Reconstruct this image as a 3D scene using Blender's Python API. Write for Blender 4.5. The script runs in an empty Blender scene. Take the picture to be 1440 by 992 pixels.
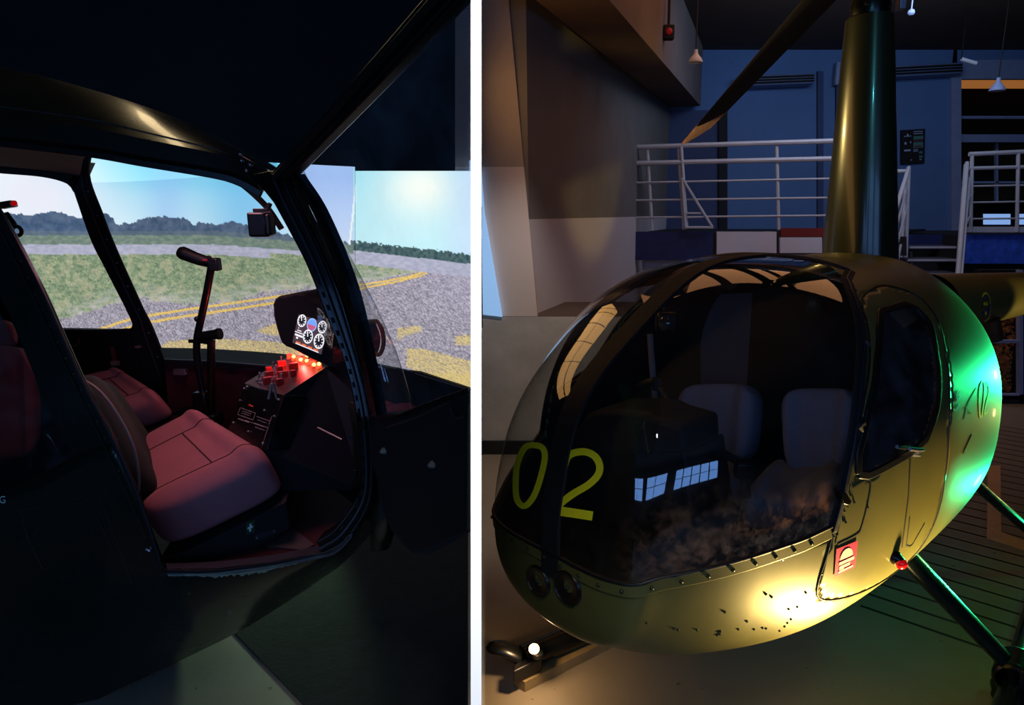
import bpy, bmesh, math, random
from mathutils import Vector, Matrix, noise
from mathutils.bvhtree import BVHTree
random.seed(7)
PI = math.pi
# ------------------------------------------------------------------ camera
F, PX, PY, EYE = 900.0, 800.0, 496.0, 1.7
TH = math.atan(196 / 900.0)
CT, ST = math.cos(TH), math.sin(TH)
sc = bpy.context.scene
C = sc.collection
CAM = Vector((0, 0, EYE))
cd = bpy.data.cameras.new('camera')
cam = bpy.data.objects.new('camera', cd)
C.objects.link(cam)
cam.location = CAM
cam.rotation_euler = (PI / 2 - TH, 0, 0)
cd.sensor_width = 36
cd.lens = 36 * F / 1440
cd.shift_x = -(PX - 720) / 1440
cd.clip_start = 0.05
sc.camera = cam
sc.view_settings.view_transform = 'Standard'
sc.view_settings.look = 'None'
sc.view_settings.exposure = 0
sc.view_settings.gamma = 1


def D(x, y):
    a = (x - PX) / F
    b = (PY - y) / F
    return Vector((a, CT + b * ST, -ST + b * CT))


def P(x, y, Y):
    d = D(x, y)
    return CAM + d * (Y / d.y)


def PZ(x, y, z=0.0):
    d = D(x, y)
    return CAM + d * ((z - EYE) / d.z)


def Ppl(x, y, p0, n):
    d = D(x, y)
    return CAM + d * ((p0 - CAM).dot(n) / d.dot(n))


def proj(p):
    q = p - CAM
    d = q.y * CT - q.z * ST
    u = q.y * ST + q.z * CT
    return (PX + F * q.x / d, PY - F * u / d)


# ------------------------------------------------------------------ materials
def s2l(c):
    return tuple((v / 12.92 if v <= 0.04045 else ((v + 0.055) / 1.055) ** 2.4) for v in c)


def rgb(r, g, b):
    return s2l((r / 255, g / 255, b / 255))


def mat(name, col, rough=0.5, metal=0.0, emit=None, es=1.0, var=0.0, vscale=8.0, bump=0.0, bscale=60.0, coat=0.0, rvar=0.0, spec=0.5, col2=None):
    m = bpy.data.materials.new(name)
    m.use_nodes = True
    nt = m.node_tree
    b = nt.nodes['Principled BSDF']
    b.inputs['Base Color'].default_value = (*col, 1)
    b.inputs['Roughness'].default_value = rough
    b.inputs['Metallic'].default_value = metal
    b.inputs['Specular IOR Level'].default_value = spec
    if coat:
        b.inputs['Coat Weight'].default_value = coat
        b.inputs['Coat Roughness'].default_value = 0.08
    if emit:
        b.inputs['Emission Color'].default_value = (*emit, 1)
        b.inputs['Emission Strength'].default_value = es
    tc = nt.nodes.new('ShaderNodeTexCoord')
    if var or rvar:
        n = nt.nodes.new('ShaderNodeTexNoise')
        n.inputs['Scale'].default_value = vscale
        n.inputs['Detail'].default_value = 6
        n.inputs['Roughness'].default_value = 0.65
        nt.links.new(tc.outputs['Object'], n.inputs['Vector'])
        r = nt.nodes.new('ShaderNodeValToRGB')
        c2 = col2 if col2 else tuple(min(1, v * (1 + var)) for v in col)
        c1 = tuple(v * (1 - var) for v in col) if not col2 else col
        r.color_ramp.elements[0].color = (*c1, 1)
        r.color_ramp.elements[1].color = (*c2, 1)
        r.color_ramp.elements[0].position = 0.32
        r.color_ramp.elements[1].position = 0.68
        nt.links.new(n.outputs['Fac'], r.inputs['Fac'])
        if var:
            nt.links.new(r.outputs['Color'], b.inputs['Base Color'])
        if rvar:
            mr = nt.nodes.new('ShaderNodeMapRange')
            mr.inputs['To Min'].default_value = max(0.02, rough - rvar)
            mr.inputs['To Max'].default_value = min(1, rough + rvar)
            nt.links.new(n.outputs['Fac'], mr.inputs['Value'])
            nt.links.new(mr.outputs['Result'], b.inputs['Roughness'])
    if bump:
        n2 = nt.nodes.new('ShaderNodeTexNoise')
        n2.inputs['Scale'].default_value = bscale
        n2.inputs['Detail'].default_value = 4
        nt.links.new(tc.outputs['Object'], n2.inputs['Vector'])
        bp = nt.nodes.new('ShaderNodeBump')
        bp.inputs['Strength'].default_value = bump
        bp.inputs['Distance'].default_value = 0.01
        nt.links.new(n2.outputs['Fac'], bp.inputs['Height'])
        nt.links.new(bp.outputs['Normal'], b.inputs['Normal'])
    return m


def glass(name, tint, ior=1.5, refl=1.0, dust=0.0, dcol=(0.5, 0.5, 0.5), dscale=6, rough=0.0):
    """thin clear sheet: tinted transmission, fresnel mirror, a film of dust"""
    m = bpy.data.materials.new(name)
    m.use_nodes = True
    nt = m.node_tree
    nt.nodes.clear()
    o = nt.nodes.new('ShaderNodeOutputMaterial')
    tr = nt.nodes.new('ShaderNodeBsdfTransparent')
    tr.inputs['Color'].default_value = (*tint, 1)
    gl = nt.nodes.new('ShaderNodeBsdfGlossy')
    gl.inputs['Roughness'].default_value = rough
    gl.inputs['Color'].default_value = (refl, refl, refl, 1)
    # Schlick fresnel of a thin sheet, the same from either side
    lw = nt.nodes.new('ShaderNodeLayerWeight')
    lw.inputs['Blend'].default_value = 0.5
    pw = nt.nodes.new('ShaderNodeMath')
    pw.operation = 'POWER'
    pw.inputs[1].default_value = 5
    nt.links.new(lw.outputs['Facing'], pw.inputs[0])
    mr0 = nt.nodes.new('ShaderNodeMapRange')
    mr0.inputs['To Min'].default_value = 0.10
    mr0.inputs['To Max'].default_value = 0.95
    nt.links.new(pw.outputs[0], mr0.inputs['Value'])
    mx = nt.nodes.new('ShaderNodeMixShader')
    nt.links.new(mr0.outputs[0], mx.inputs['Fac'])
    nt.links.new(tr.outputs[0], mx.inputs[1])
    nt.links.new(gl.outputs[0], mx.inputs[2])
    last = mx
    if dust:
        df = nt.nodes.new('ShaderNodeBsdfDiffuse')
        df.inputs['Color'].default_value = (*dcol, 1)
        tc = nt.nodes.new('ShaderNodeTexCoord')
        n = nt.nodes.new('ShaderNodeTexNoise')
        n.inputs['Scale'].default_value = dscale
        n.inputs['Detail'].default_value = 7
        n.inputs['Roughness'].default_value = 0.7
        nt.links.new(tc.outputs['Object'], n.inputs['Vector'])
        mr = nt.nodes.new('ShaderNodeMapRange')
        mr.inputs['From Min'].default_value = 0.42
        mr.inputs['From Max'].default_value = 0.75
        mr.inputs['To Min'].default_value = dust * 0.25
        mr.inputs['To Max'].default_value = dust * 2.2
        nt.links.new(n.outputs['Fac'], mr.inputs['Value'])
        m2 = nt.nodes.new('ShaderNodeMixShader')
        nt.links.new(mr.outputs[0], m2.inputs['Fac'])
        nt.links.new(mx.outputs[0], m2.inputs[1])
        nt.links.new(df.outputs[0], m2.inputs[2])
        last = m2
    nt.links.new(last.outputs[0], o.inputs['Surface'])
    return m


M = {}
M['paint'] = mat('olive paint', rgb(104, 100, 50), 0.43, 0.2, coat=0.08, var=0.10, vscale=5, rvar=0.05, bump=0.02, bscale=400)
M['green_paint'] = mat('dark green paint', rgb(17, 27, 21), 0.27, 0.1, coat=0.3, var=0.15, vscale=4, rvar=0.08)
M['black'] = mat('black rubber', rgb(14, 14, 15), 0.45, var=0.1)
M['black_satin'] = mat('black satin metal', rgb(16, 17, 18), 0.28, 0.3, var=0.1, rvar=0.08)
M['black_matt'] = mat('matt black plastic', rgb(12, 12, 13), 0.75, var=0.15, bump=0.1)
M['seal'] = mat('edge seal', rgb(40, 42, 46), 0.35)
M['metal'] = mat('brushed aluminium', rgb(170, 172, 178), 0.3, 0.9, var=0.08)
M['rivet'] = mat('painted rivet', rgb(60, 60, 40), 0.3, 0.5)
M['chip'] = mat('chipped bare paint', rgb(120, 135, 120), 0.7, var=0.2, vscale=30)
M['glass'] = glass('clear acrylic', (0.92, 0.94, 0.95), 1.5, 1.0, 0.014, (0.55, 0.52, 0.46), 5)
M['glass_dark'] = glass('door acrylic', (0.45, 0.48, 0.5), 1.5, 1.0, 0.06, (0.4, 0.42, 0.45), 9)
M['glass_door'] = glass('smudged acrylic', (0.93, 0.95, 0.96), 1.5, 1.0, 0.05, (0.6, 0.8, 0.9), 4)
M['seat_grey'] = mat('grey seat fabric', rgb(140, 145, 165), 0.9, var=0.08, bump=0.15, bscale=300)
M['seat_red'] = mat('rose seat fabric', rgb(160, 104, 108), 0.9, var=0.07, bump=0.15, bscale=300)
M['seat_green'] = mat('seat shell fabric', rgb(30, 46, 38), 0.85, var=0.07, bump=0.15, bscale=300)
M['seam'] = mat('seam thread', rgb(50, 30, 33), 0.9)
M['headliner'] = mat('headliner fabric', rgb(120, 112, 112), 0.95, var=0.05, bump=0.1, bscale=200)
M['tan_liner'] = mat('tan headliner', rgb(190, 130, 90), 0.9, var=0.1)
M['carpet_red'] = mat('dark red carpet', rgb(58, 15, 27), 0.95, var=0.15, vscale=60, bump=0.3, bscale=500)
M['carpet_dark'] = mat('dark carpet', rgb(26, 30, 30), 0.95, var=0.35, vscale=14, bump=0.2)
M['white_rail'] = mat('white painted rail', rgb(190, 192, 200), 0.5, var=0.06)
M['yellow'] = mat('yellow vinyl', rgb(245, 232, 30), 0.5)
M['mint'] = mat('mint vinyl', rgb(150, 230, 190), 0.5)
M['navy'] = mat('navy vinyl', rgb(36, 30, 110), 0.5)
M['pink'] = mat('pink sticker', rgb(225, 40, 90), 0.5)
M['cream'] = mat('cream print', rgb(245, 240, 205), 0.5)
M['mast_paint'] = mat('dark glossy olive', rgb(44, 46, 30), 0.28, 0.3, coat=0.3, var=0.1, vscale=5)  # olive darkened for the mast, its shade put into the colour
M['red_lens'] = mat('red lens', rgb(200, 20, 20), 0.15, emit=rgb(200, 10, 10), es=0.5, coat=0.6)
M['wood'] = mat('raw timber', rgb(150, 128, 84), 0.7, var=0.18, vscale=20)


# ------------------------------------------------------------------ mesh tools
class MB:
    def __init__(s):
        s.v = []
        s.f = []

    def add(s, vs, fs):
        o = len(s.v)
        s.v += [Vector(v) for v in vs]
        s.f += [tuple(i + o for i in f) for f in fs]
        return s

    def quad(s, a, b, c, d):
        return s.add([a, b, c, d], [(0, 1, 2, 3)])

    def grid(s, rows, close=False):
        n, m = len(rows), len(rows[0])
        vs = [p for r in rows for p in r]
        fs = []
        for i in range(n - 1):
            for j in range(m - 1 + (1 if close else 0)):
                k = (j + 1) % m
                fs.append((i * m + j, i * m + k, (i + 1) * m + k, (i + 1) * m + j))
        return s.add(vs, fs)

    def prism(s, pts, vec):
        """closed solid: polygon pts pushed along vec"""
        n = len(pts)
        vec = Vector(vec)
        vs = [Vector(p) for p in pts] + [Vector(p) + vec for p in pts]
        fs = [tuple(range(n)), tuple(range(2 * n - 1, n - 1, -1))]
        fs += [(i, i + n, (i + 1) % n + n, (i + 1) % n) for i in range(n)]
        return s.add(vs, fs)

    def box(s, c, d, R=None):
        c = Vector(c)
        h = Vector(d) / 2
        vs = []
        for x in (-1, 1):
            for y in (-1, 1):
                for z in (-1, 1):
                    q = Vector((x * h.x, y * h.y, z * h.z))
                    vs.append(c + (R @ q if R else q))
        return s.add(vs, [(0, 1, 3, 2), (4, 6, 7, 5), (0, 4, 5, 1), (2, 3, 7, 6), (0, 2, 6, 4), (1, 5, 7, 3)])

    def strip(s, A, B, vec):
        """solid band between polylines A and B (same count), thickness vec (vector or list)"""
        n = len(A)
        V = [Vector(vec)] * n if not isinstance(vec, list) else vec
        vs = list(A) + list(B) + [A[i] + V[i] for i in range(n)] + [B[i] + V[i] for i in range(n)]
        fs = []
        for i in range(n - 1):
            fs.append((i, i + 1, n + i + 1, n + i))
            fs.append((2 * n + i, 3 * n + i, 3 * n + i + 1, 2 * n + i + 1))
            fs.append((i, 2 * n + i, 2 * n + i + 1, i + 1))
            fs.append((n + i, n + i + 1, 3 * n + i + 1, 3 * n + i))
        fs.append((0, n, 3 * n, 2 * n))
        fs.append((n - 1, 3 * n - 1, 4 * n - 1, 2 * n - 1))
        return s.add(vs, fs)

    def tube(s, pts, r, seg=8, closed=False, flat=None):
        pts = [Vector(p) for p in pts]
        n = len(pts)
        R = r if isinstance(r, (list, tuple)) else [r] * n
        rows = []
        up = None
        for i, p in enumerate(pts):
            a = pts[(i - 1) % n] if (closed or i > 0) else p
            b = pts[(i + 1) % n] if (closed or i < n - 1) else p
            t = (b - a)
            if t.length < 1e-9:
                t = Vector((0, 0, 1))
            t.normalize()
            if up is None:
                up = Vector((0, 0, 1)) if abs(t.z) < 0.9 else Vector((1, 0, 0))
            u = (up - t * up.dot(t))
            if u.length < 1e-6:
                u = t.orthogonal()
            u.normalize()
            up = u
            w = t.cross(u)
            rows.append([p + (u * math.cos(k / seg * 2 * PI) + w * math.sin(k / seg * 2 * PI)) * R[i] for k in range(seg)])
        if closed:
            rows.append(rows[0])
        o = len(s.v)
        s.grid(rows, True)
        if not closed:
            s.f.append(tuple(o + k for k in range(seg - 1, -1, -1)))
            s.f.append(tuple(o + (n - 1) * seg + k for k in range(seg)))
        return s

    def ball(s, c, r, seg=10, sc3=(1, 1, 1)):
        c = Vector(c)
        rows = []
        for i in range(seg + 1):
            a = PI * i / seg
            rows.append([c + Vector((math.sin(a) * math.cos(b) * sc3[0], math.sin(a) * math.sin(b) * sc3[1], math.cos(a) * sc3[2])) * r
                         for b in [2 * PI * k / (seg * 2) for k in range(seg * 2)]])
        return s.grid(rows, True)

    def lathe(s, c, axis, prof, seg=20):
        c = Vector(c)
        ax = Vector(axis).normalized()
        u = ax.orthogonal().normalized()
        w = ax.cross(u)
        rows = [[c + ax * h + (u * math.cos(k / seg * 2 * PI) + w * math.sin(k / seg * 2 * PI)) * r for k in range(seg)] for (r, h) in prof]
        return s.grid(rows, True)

    def cushion(s, c00, c10, c11, c01, nrm, thick, p=5, rnd=0.25, bol=0.0, bol_t=0.0, n=22):
        """closed pillow over a quad: s runs c00->c10, t runs c00->c01; bol raises the two s edges"""
        c00, c10, c11, c01 = map(Vector, (c00, c10, c11, c01))
        nrm = Vector(nrm).normalized()
        for side in (1, -1):
            rows = []
            for i in range(n + 1):
                t = -math.cos(PI * i / n)
                row = []
                for j in range(n + 1):
                    q = -math.cos(PI * j / n)
                    k = rnd * (abs(q) ** 4) * (abs(t) ** 4)
                    a, b = q * (1 - k), t * (1 - k)
                    fs_, ft = (a + 1) / 2, (b + 1) / 2
                    base = (c00 * (1 - fs_) + c10 * fs_) * (1 - ft) + (c01 * (1 - fs_) + c11 * fs_) * ft
                    h = max(0, 1 - abs(q) ** p) ** (1 / p) * max(0, 1 - abs(t) ** p) ** (1 / p)
                    hh = h * thick / 2
                    if side == 1:
                        g = min(1, max(0, (abs(q) - 0.45) / 0.3))
                        g = g * g * (3 - 2 * g)
                        g2 = min(1, max(0, (t - 0.5) / 0.3))
                        hh += h * (bol * g + bol_t * g2 * g2 * (3 - 2 * g2))
                    row.append(base + nrm * hh * side)
                rows.append(row)
            if side == -1:
                rows = rows[::-1]
            s.grid(rows)
        return s

    def each(s, name, m, parent=None, **kw):
        """every loose piece becomes an object of its own"""
        par = list(range(len(s.v)))

        def find(a):
            while par[a] != a:
                par[a] = par[par[a]]
                a = par[a]
            return a
        for f in s.f:
            r = find(f[0])
            for i in f[1:]:
                par[find(i)] = r
        comp = {}
        for f in s.f:
            comp.setdefault(find(f[0]), []).append(f)
        out = []
        for fl in comp.values():
            used, vs, fs = {}, [], []
            for f in fl:
                for i in f:
                    if i not in used:
                        used[i] = len(vs)
                        vs.append(s.v[i])
                fs.append(tuple(used[i] for i in f))
            out.append(MB().add(vs, fs).obj(name, m, parent, **kw))
        return out

    def obj(s, name, m, parent=None, smooth=False, bevel=0, merge=0.0, bseg=2, subsurf=0):
        me = bpy.data.meshes.new(name)
        me.from_pydata([tuple(v) for v in s.v], [], s.f)
        bm = bmesh.new()
        bm.from_mesh(me)
        if merge:
            bmesh.ops.remove_doubles(bm, verts=bm.verts, dist=merge)
        bmesh.ops.recalc_face_normals(bm, faces=bm.faces)
        bm.to_mesh(me)
        bm.free()
        o = bpy.data.objects.new(name, me)
        C.objects.link(o)
        if m is not None:
            me.materials.append(m if not isinstance(m, str) else M[m])
        if smooth:
            for p in me.polygons:
                p.use_smooth = True
        if bevel:
            b = o.modifiers.new('b', 'BEVEL')
            b.width = bevel
            b.segments = bseg
            b.limit_method = 'ANGLE'
            b.harden_normals = False
        if smooth or bevel:
            try:
                me.set_sharp_from_angle(angle=math.radians(40))
            except Exception:
                pass
        if subsurf:
            b = o.modifiers.new('s', 'SUBSURF')
            b.levels = b.render_levels = subsurf
        if parent:
            o.parent = parent
            o.matrix_parent_inverse = parent.matrix_basis.inverted()
        return o


def tag(o, label=None, cat=None, group=None, kind=None):
    if label:
        o['label'] = label
    if cat:
        o['category'] = cat
    if group:
        o['group'] = group
    if kind:
        o['kind'] = kind
    return o


def empty(name, loc, label, cat, group=None):
    o = bpy.data.objects.new(name, None)
    C.objects.link(o)
    o.location = loc
    o.empty_display_size = 0.1
    return tag(o, label, cat, group)


def resample(pts, n, smooth=True):
    """arc-length resample (optionally Catmull-Rom) of 2D/3D tuples"""
    pts = [Vector(p) for p in pts]
    if smooth and len(pts) > 2:
        out = []
        for i in range(len(pts) - 1):
            p0 = pts[i - 1] if i else pts[0] * 2 - pts[1]
            p1, p2 = pts[i], pts[i + 1]
            p3 = pts[i + 2] if i + 2 < len(pts) else p2 * 2 - p1
            for k in range(8):
                t = k / 8
                out.append(0.5 * ((2 * p1) + (p2 - p0) * t + (2 * p0 - 5 * p1 + 4 * p2 - p3) * t * t + (-p0 + 3 * p1 - 3 * p2 + p3) * t ** 3))
        out.append(pts[-1])
        pts = out
    L = [0]
    for i in range(1, len(pts)):
        L.append(L[-1] + (pts[i] - pts[i - 1]).length)
    res = []
    j = 0
    for k in range(n):
        d = L[-1] * k / (n - 1)
        while j < len(pts) - 2 and L[j + 1] < d:
            j += 1
        seg = L[j + 1] - L[j]
        res.append(pts[j].lerp(pts[j + 1], (d - L[j]) / seg if seg > 1e-9 else 0))
    return res


def inpoly(x, y, poly):
    c = False
    n = len(poly)
    for i in range(n):
        x1, y1 = poly[i]
        x2, y2 = poly[i - 1]
        if (y1 > y) != (y2 > y) and x < (x2 - x1) * (y - y1) / (y2 - y1) + x1:
            c = not c
    return c


def face_cam(o):
    """open skins: outside is the side the visitor sees"""
    me = o.data
    s_ = sum(p.normal.dot(CAM - p.center) * p.area for p in me.polygons)
    if s_ < 0:
        me.flip_normals()
    return o


def lerp_tab(tab, x):
    if x <= tab[0][0]:
        return tab[0][1]
    for (a, b), (c, d) in zip(tab, tab[1:]):
        if x <= c:
            return b + (d - b) * (x - a) / (c - a)
    return tab[-1][1]


def text_faces(txt, size=1.0):
    cu = bpy.data.curves.new('t', 'FONT')
    cu.body = txt
    cu.size = size
    o = bpy.data.objects.new('t', cu)
    C.objects.link(o)
    me = o.to_mesh()
    vs = [v.co.copy() for v in me.vertices]
    fs = [tuple(p.vertices) for p in me.polygons]
    o.to_mesh_clear()
    bpy.data.objects.remove(o)
    bpy.data.curves.remove(cu)
    return vs, fs



# ================================================================== THE HALL (right of the partition)
def wallmat(name, c, var=0.12, vs=1.6, rough=0.85, split=None, c2=None):
    """plaster; with split, the paint changes colour below a height"""
    m = mat(name, c, rough, var=var, vscale=vs, bump=0.08, bscale=90)
    if split is not None:
        nt = m.node_tree
        b = nt.nodes['Principled BSDF']
        src = b.inputs['Base Color'].links[0].from_socket
        g = nt.nodes.new('ShaderNodeNewGeometry')
        sx = nt.nodes.new('ShaderNodeSeparateXYZ')
        nt.links.new(g.outputs['Position'], sx.inputs[0])
        lt = nt.nodes.new('ShaderNodeMath')
        lt.operation = 'LESS_THAN'
        lt.inputs[1].default_value = split
        nt.links.new(sx.outputs['Z'], lt.inputs[0])
        mx = nt.nodes.new('ShaderNodeMix')
        mx.data_type = 'RGBA'
        nt.links.new(lt.outputs[0], mx.inputs['Factor'])
        nt.links.new(src, mx.inputs['A'])
        mx.inputs['B'].default_value = (*c2, 1)
        nt.links.new(mx.outputs['Result'], b.inputs['Base Color'])
    return m


def structure(o):
    o['kind'] = 'structure'
    return o


W_side = wallmat('grey side wall', rgb(118, 114, 112), split=1.66, c2=rgb(205, 200, 205))
W_pier = wallmat('taupe pier', rgb(172, 158, 148), split=2.0, c2=rgb(222, 205, 196))
W_low = wallmat('low wall plaster', rgb(190, 184, 178), var=0.18, vs=3)
W_back = wallmat('blue back wall', rgb(92, 126, 176), var=0.1, vs=0.8)
W_backd = wallmat('dark blue panel', rgb(66, 80, 118), var=0.1, vs=0.8)
W_ceil = wallmat('dark brown ceiling', rgb(78, 60, 46), var=0.25, vs=1.2)
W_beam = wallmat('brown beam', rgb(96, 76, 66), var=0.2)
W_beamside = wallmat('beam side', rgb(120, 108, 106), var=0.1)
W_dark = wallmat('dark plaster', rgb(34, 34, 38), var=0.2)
M['navy_fascia'] = wallmat('navy fascia', rgb(30, 40, 92), var=0.3, vs=9, rough=0.6)
M['blue_fascia'] = wallmat('blue fascia', rgb(50, 92, 205), var=0.35, vs=14, rough=0.6)
M['white_panel'] = wallmat('white fascia panel', rgb(215, 212, 222), var=0.06)
M['red_panel'] = wallmat('red fascia panel', rgb(120, 34, 30), var=0.2)
M['trim'] = mat('blue grey trim', rgb(140, 155, 190), 0.6, var=0.08)
M['shutter'] = mat('blue grey shutter box', rgb(110, 128, 168), 0.5, var=0.06)
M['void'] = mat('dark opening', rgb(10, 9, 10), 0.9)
M['bark'] = mat('bark chips', rgb(90, 50, 24), 0.8, var=0.9, vscale=60, col2=rgb(230, 150, 80), bump=0.5, bscale=60)

# floor : concrete with a ribbed deck field on the right, wear specks
fm = mat('hall floor', rgb(150, 138, 118), 0.55, var=0.14, vscale=1.3, rvar=0.1, bump=0.05, bscale=70)
nt = fm.node_tree
b = nt.nodes['Principled BSDF']
src = b.inputs['Base Color'].links[0].from_socket
g = nt.nodes.new('ShaderNodeNewGeometry')


def vmath(op, a, bb):
    n = nt.nodes.new('ShaderNodeMath')
    n.operation = op
    for i, q in enumerate((a, bb)):
        if q is None:
            continue
        if isinstance(q, (int, float)):
            n.inputs[i].default_value = q
        else:
            nt.links.new(q, n.inputs[i])
    return n.outputs[0]


def vdot(vec):
    n = nt.nodes.new('ShaderNodeVectorMath')
    n.operation = 'DOT_PRODUCT'
    nt.links.new(g.outputs['Position'], n.inputs[0])
    n.inputs[1].default_value = vec
    return n.outputs['Value']


# groove direction in the floor plane and its normal
g0, g1 = PZ(1253, 846), PZ(1440, 908)
gd = (g1 - g0).normalized()
gn = Vector((-gd.y, gd.x, 0))
along = vdot(tuple(gd))
across = vdot(tuple(gn))
a0 = g0.dot(gn)
frac = vmath('FRACT', vmath('DIVIDE', vmath('SUBTRACT', across, a0 + 0.008), 0.118), None)
line = vmath('GREATER_THAN', frac, 0.86)
inx = vmath('GREATER_THAN', along, g0.dot(gd) - 0.1)
iny = vmath('GREATER_THAN', across, a0 - 0.2)
iny2 = vmath('LESS_THAN', across, a0 + 3.2)
mask = vmath('MULTIPLY', vmath('MULTIPLY', line, inx), vmath('MULTIPLY', iny, iny2))
sp = nt.nodes.new('ShaderNodeTexNoise')
sp.inputs['Scale'].default_value = 26
sp.inputs['Detail'].default_value = 3
nt.links.new(g.outputs['Position'], sp.inputs['Vector'])
speck = vmath('MULTIPLY', vmath('GREATER_THAN', sp.outputs['Fac'], 0.72), 0.6)
tot = vmath('MAXIMUM', vmath('MULTIPLY', mask, 0.95), speck)
mx = nt.nodes.new('ShaderNodeMix')
mx.data_type = 'RGBA'
nt.links.new(tot, mx.inputs['Factor'])
nt.links.new(src, mx.inputs['A'])
mx.inputs['B'].default_value = (0.006, 0.006, 0.008, 1)
nt.links.new(mx.outputs['Result'], b.inputs['Base Color'])
structure(MB().box((1, 4.0, -0.05), (16, 17, 0.1)).obj('floor', fm))
structure(MB().box((1, 4.0, 4.0), (16, 17, 0.2)).obj('ceiling', W_ceil))
W_behind = wallmat('far hall plaster', rgb(26, 26, 30), var=0.1)

# partition between the two halls: a thin white leaning panel seen end-on
nearY, farY = 0.9, 9.4


def col_at(x, Y, z):
    a, bq = P(x, -1500, Y), P(x, 2500, Y)
    t = (z - a.z) / (bq.z - a.z)
    return a.lerp(bq, t)


vs = []
th = (col_at(677, nearY, 1.4) - col_at(662, nearY, 1.4)).length
for z in (0.0, 3.9):
    a, bq = col_at(662, nearY, z), col_at(677, nearY, z)
    c_ = col_at(669.5, farY, z)
    vs += [a, bq, c_ + Vector((th / 2, 0, 0)), c_ - Vector((th / 2, 0, 0))]
o = MB().add(vs, [(0, 1, 2, 3), (7, 6, 5, 4), (0, 4, 5, 1), (1, 5, 6, 2), (2, 6, 7, 3), (3, 7, 4, 0)]).obj('wall_middle', mat('white panel', (0.9, 0.9, 0.9), 0.6))
structure(o)
M_dim = wallmat('dark felt', rgb(14, 19, 20), var=0.1)
o.data.materials.append(M_dim)   # the two faces are dark felt, the end is white
for p in o.data.polygons:
    if abs(p.normal.y) < 0.5:
        p.material_index = 1

# left side wall of the hall, running obliquely back
A = Vector((-0.27, 4.4, 0))
B = Vector((1.42, 9.5, 0))
dAB = (B - A).normalized()
nAB = Vector((dAB.y, -dAB.x, 0))
mb = MB()
mb.prism([A, B, B - nAB * 0.12, A - nAB * 0.12], (0, 0, 3.9))
structure(mb.obj('wall_left', W_side))
# beam along that wall under the ceiling
mb = MB()
zb0, zb1 = 2.95, 3.15
b0, b1 = A + Vector((0, -0.4, 0)), B
w = nAB * 0.42
mb.add([b0 + Vector((0, 0, zb0)), b1 + Vector((0, 0, zb1)), b1 + w + Vector((0, 0, zb1)), b0 + w + Vector((0, 0, zb0)),
        b0 + Vector((0, 0, 3.9)), b1 + Vector((0, 0, 3.9)), b1 + w + Vector((0, 0, 3.9)), b0 + w + Vector((0, 0, 3.9))],
       [(0, 1, 2, 3), (7, 6, 5, 4), (0, 4, 5, 1), (1, 5, 6, 2), (2, 6, 7, 3), (3, 7, 4, 0)])
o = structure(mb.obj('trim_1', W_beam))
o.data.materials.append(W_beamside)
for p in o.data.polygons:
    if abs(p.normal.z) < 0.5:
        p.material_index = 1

# battered pier at the left with the low wall and ledge beneath
mb = MB()
pf = [P(640, -120, 4.4), P(703, -120, 4.4), P(715, 0, 4.4), P(745, 322, 4.4), P(756, 446, 4.4), P(640, 446, 4.4)]
mb.prism(pf, (0, 0.16, 0))
structure(mb.obj('trim_2', W_pier))
mb = MB()
lo = PZ(640, 650)
mb.prism([Vector((-0.80, 4.38, 0)), Vector((1.1, 4.38, 0)), Vector((1.1, 4.38, 1.0)), Vector((-0.80, 4.38, 1.0))], (0, 0.75, 0))
o = structure(mb.obj('trim_3', W_low))
o.data.materials.append(wallmat('ledge top', rgb(84, 70, 66)))
for p in o.data.polygons:
    if abs(p.normal.z) > 0.5:
        p.material_index = 1
# blue lit window pane set in front of the pier's left side
mb = MB()
mb.prism([P(660, 225, 4.36), P(676, 240, 4.36), P(681, 300, 4.36), P(706, 446, 4.36), P(660, 440, 4.36)], (0, 0.03, 0))
structure(mb.obj('window_1', mat('frosted daylight pane', rgb(120, 160, 205), 0.5, emit=rgb(128, 166, 208), es=1.0)))

# back wall
YB = 9.5


def bq(x0, y0, x1, y1, Y, t=0.05):
    return [P(x0, y0, Y), P(x1, y0, Y), P(x1, y1, Y), P(x0, y1, Y)]


mb = MB()
xa, xb = P(1346, 60, YB), P(1346, 420, YB)
sl_x = (xb.x - xa.x) / (xb.z - xa.z)
mb.prism([Vector((1.3, YB, 0)), Vector((xa.x - sl_x * xa.z, YB, 0)), Vector((xa.x + sl_x * (3.9 - xa.z), YB, 3.9)), Vector((1.3, YB, 3.9))], (0, 0.12, 0))
mb.prism([Vector((5.30, YB, 3.60)), Vector((8.2, YB, 3.60)), Vector((8.2, YB, 3.9)), Vector((5.30, YB, 3.9))], (0, 0.12, 0))
structure(mb.obj('wall_back', W_back))
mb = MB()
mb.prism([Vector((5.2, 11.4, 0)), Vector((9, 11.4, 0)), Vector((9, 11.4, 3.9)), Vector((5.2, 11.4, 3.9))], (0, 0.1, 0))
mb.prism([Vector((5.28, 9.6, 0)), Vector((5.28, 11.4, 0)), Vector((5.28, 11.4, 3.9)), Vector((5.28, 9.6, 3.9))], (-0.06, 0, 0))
structure(mb.obj('wall_alcove', M['void']))
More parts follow.
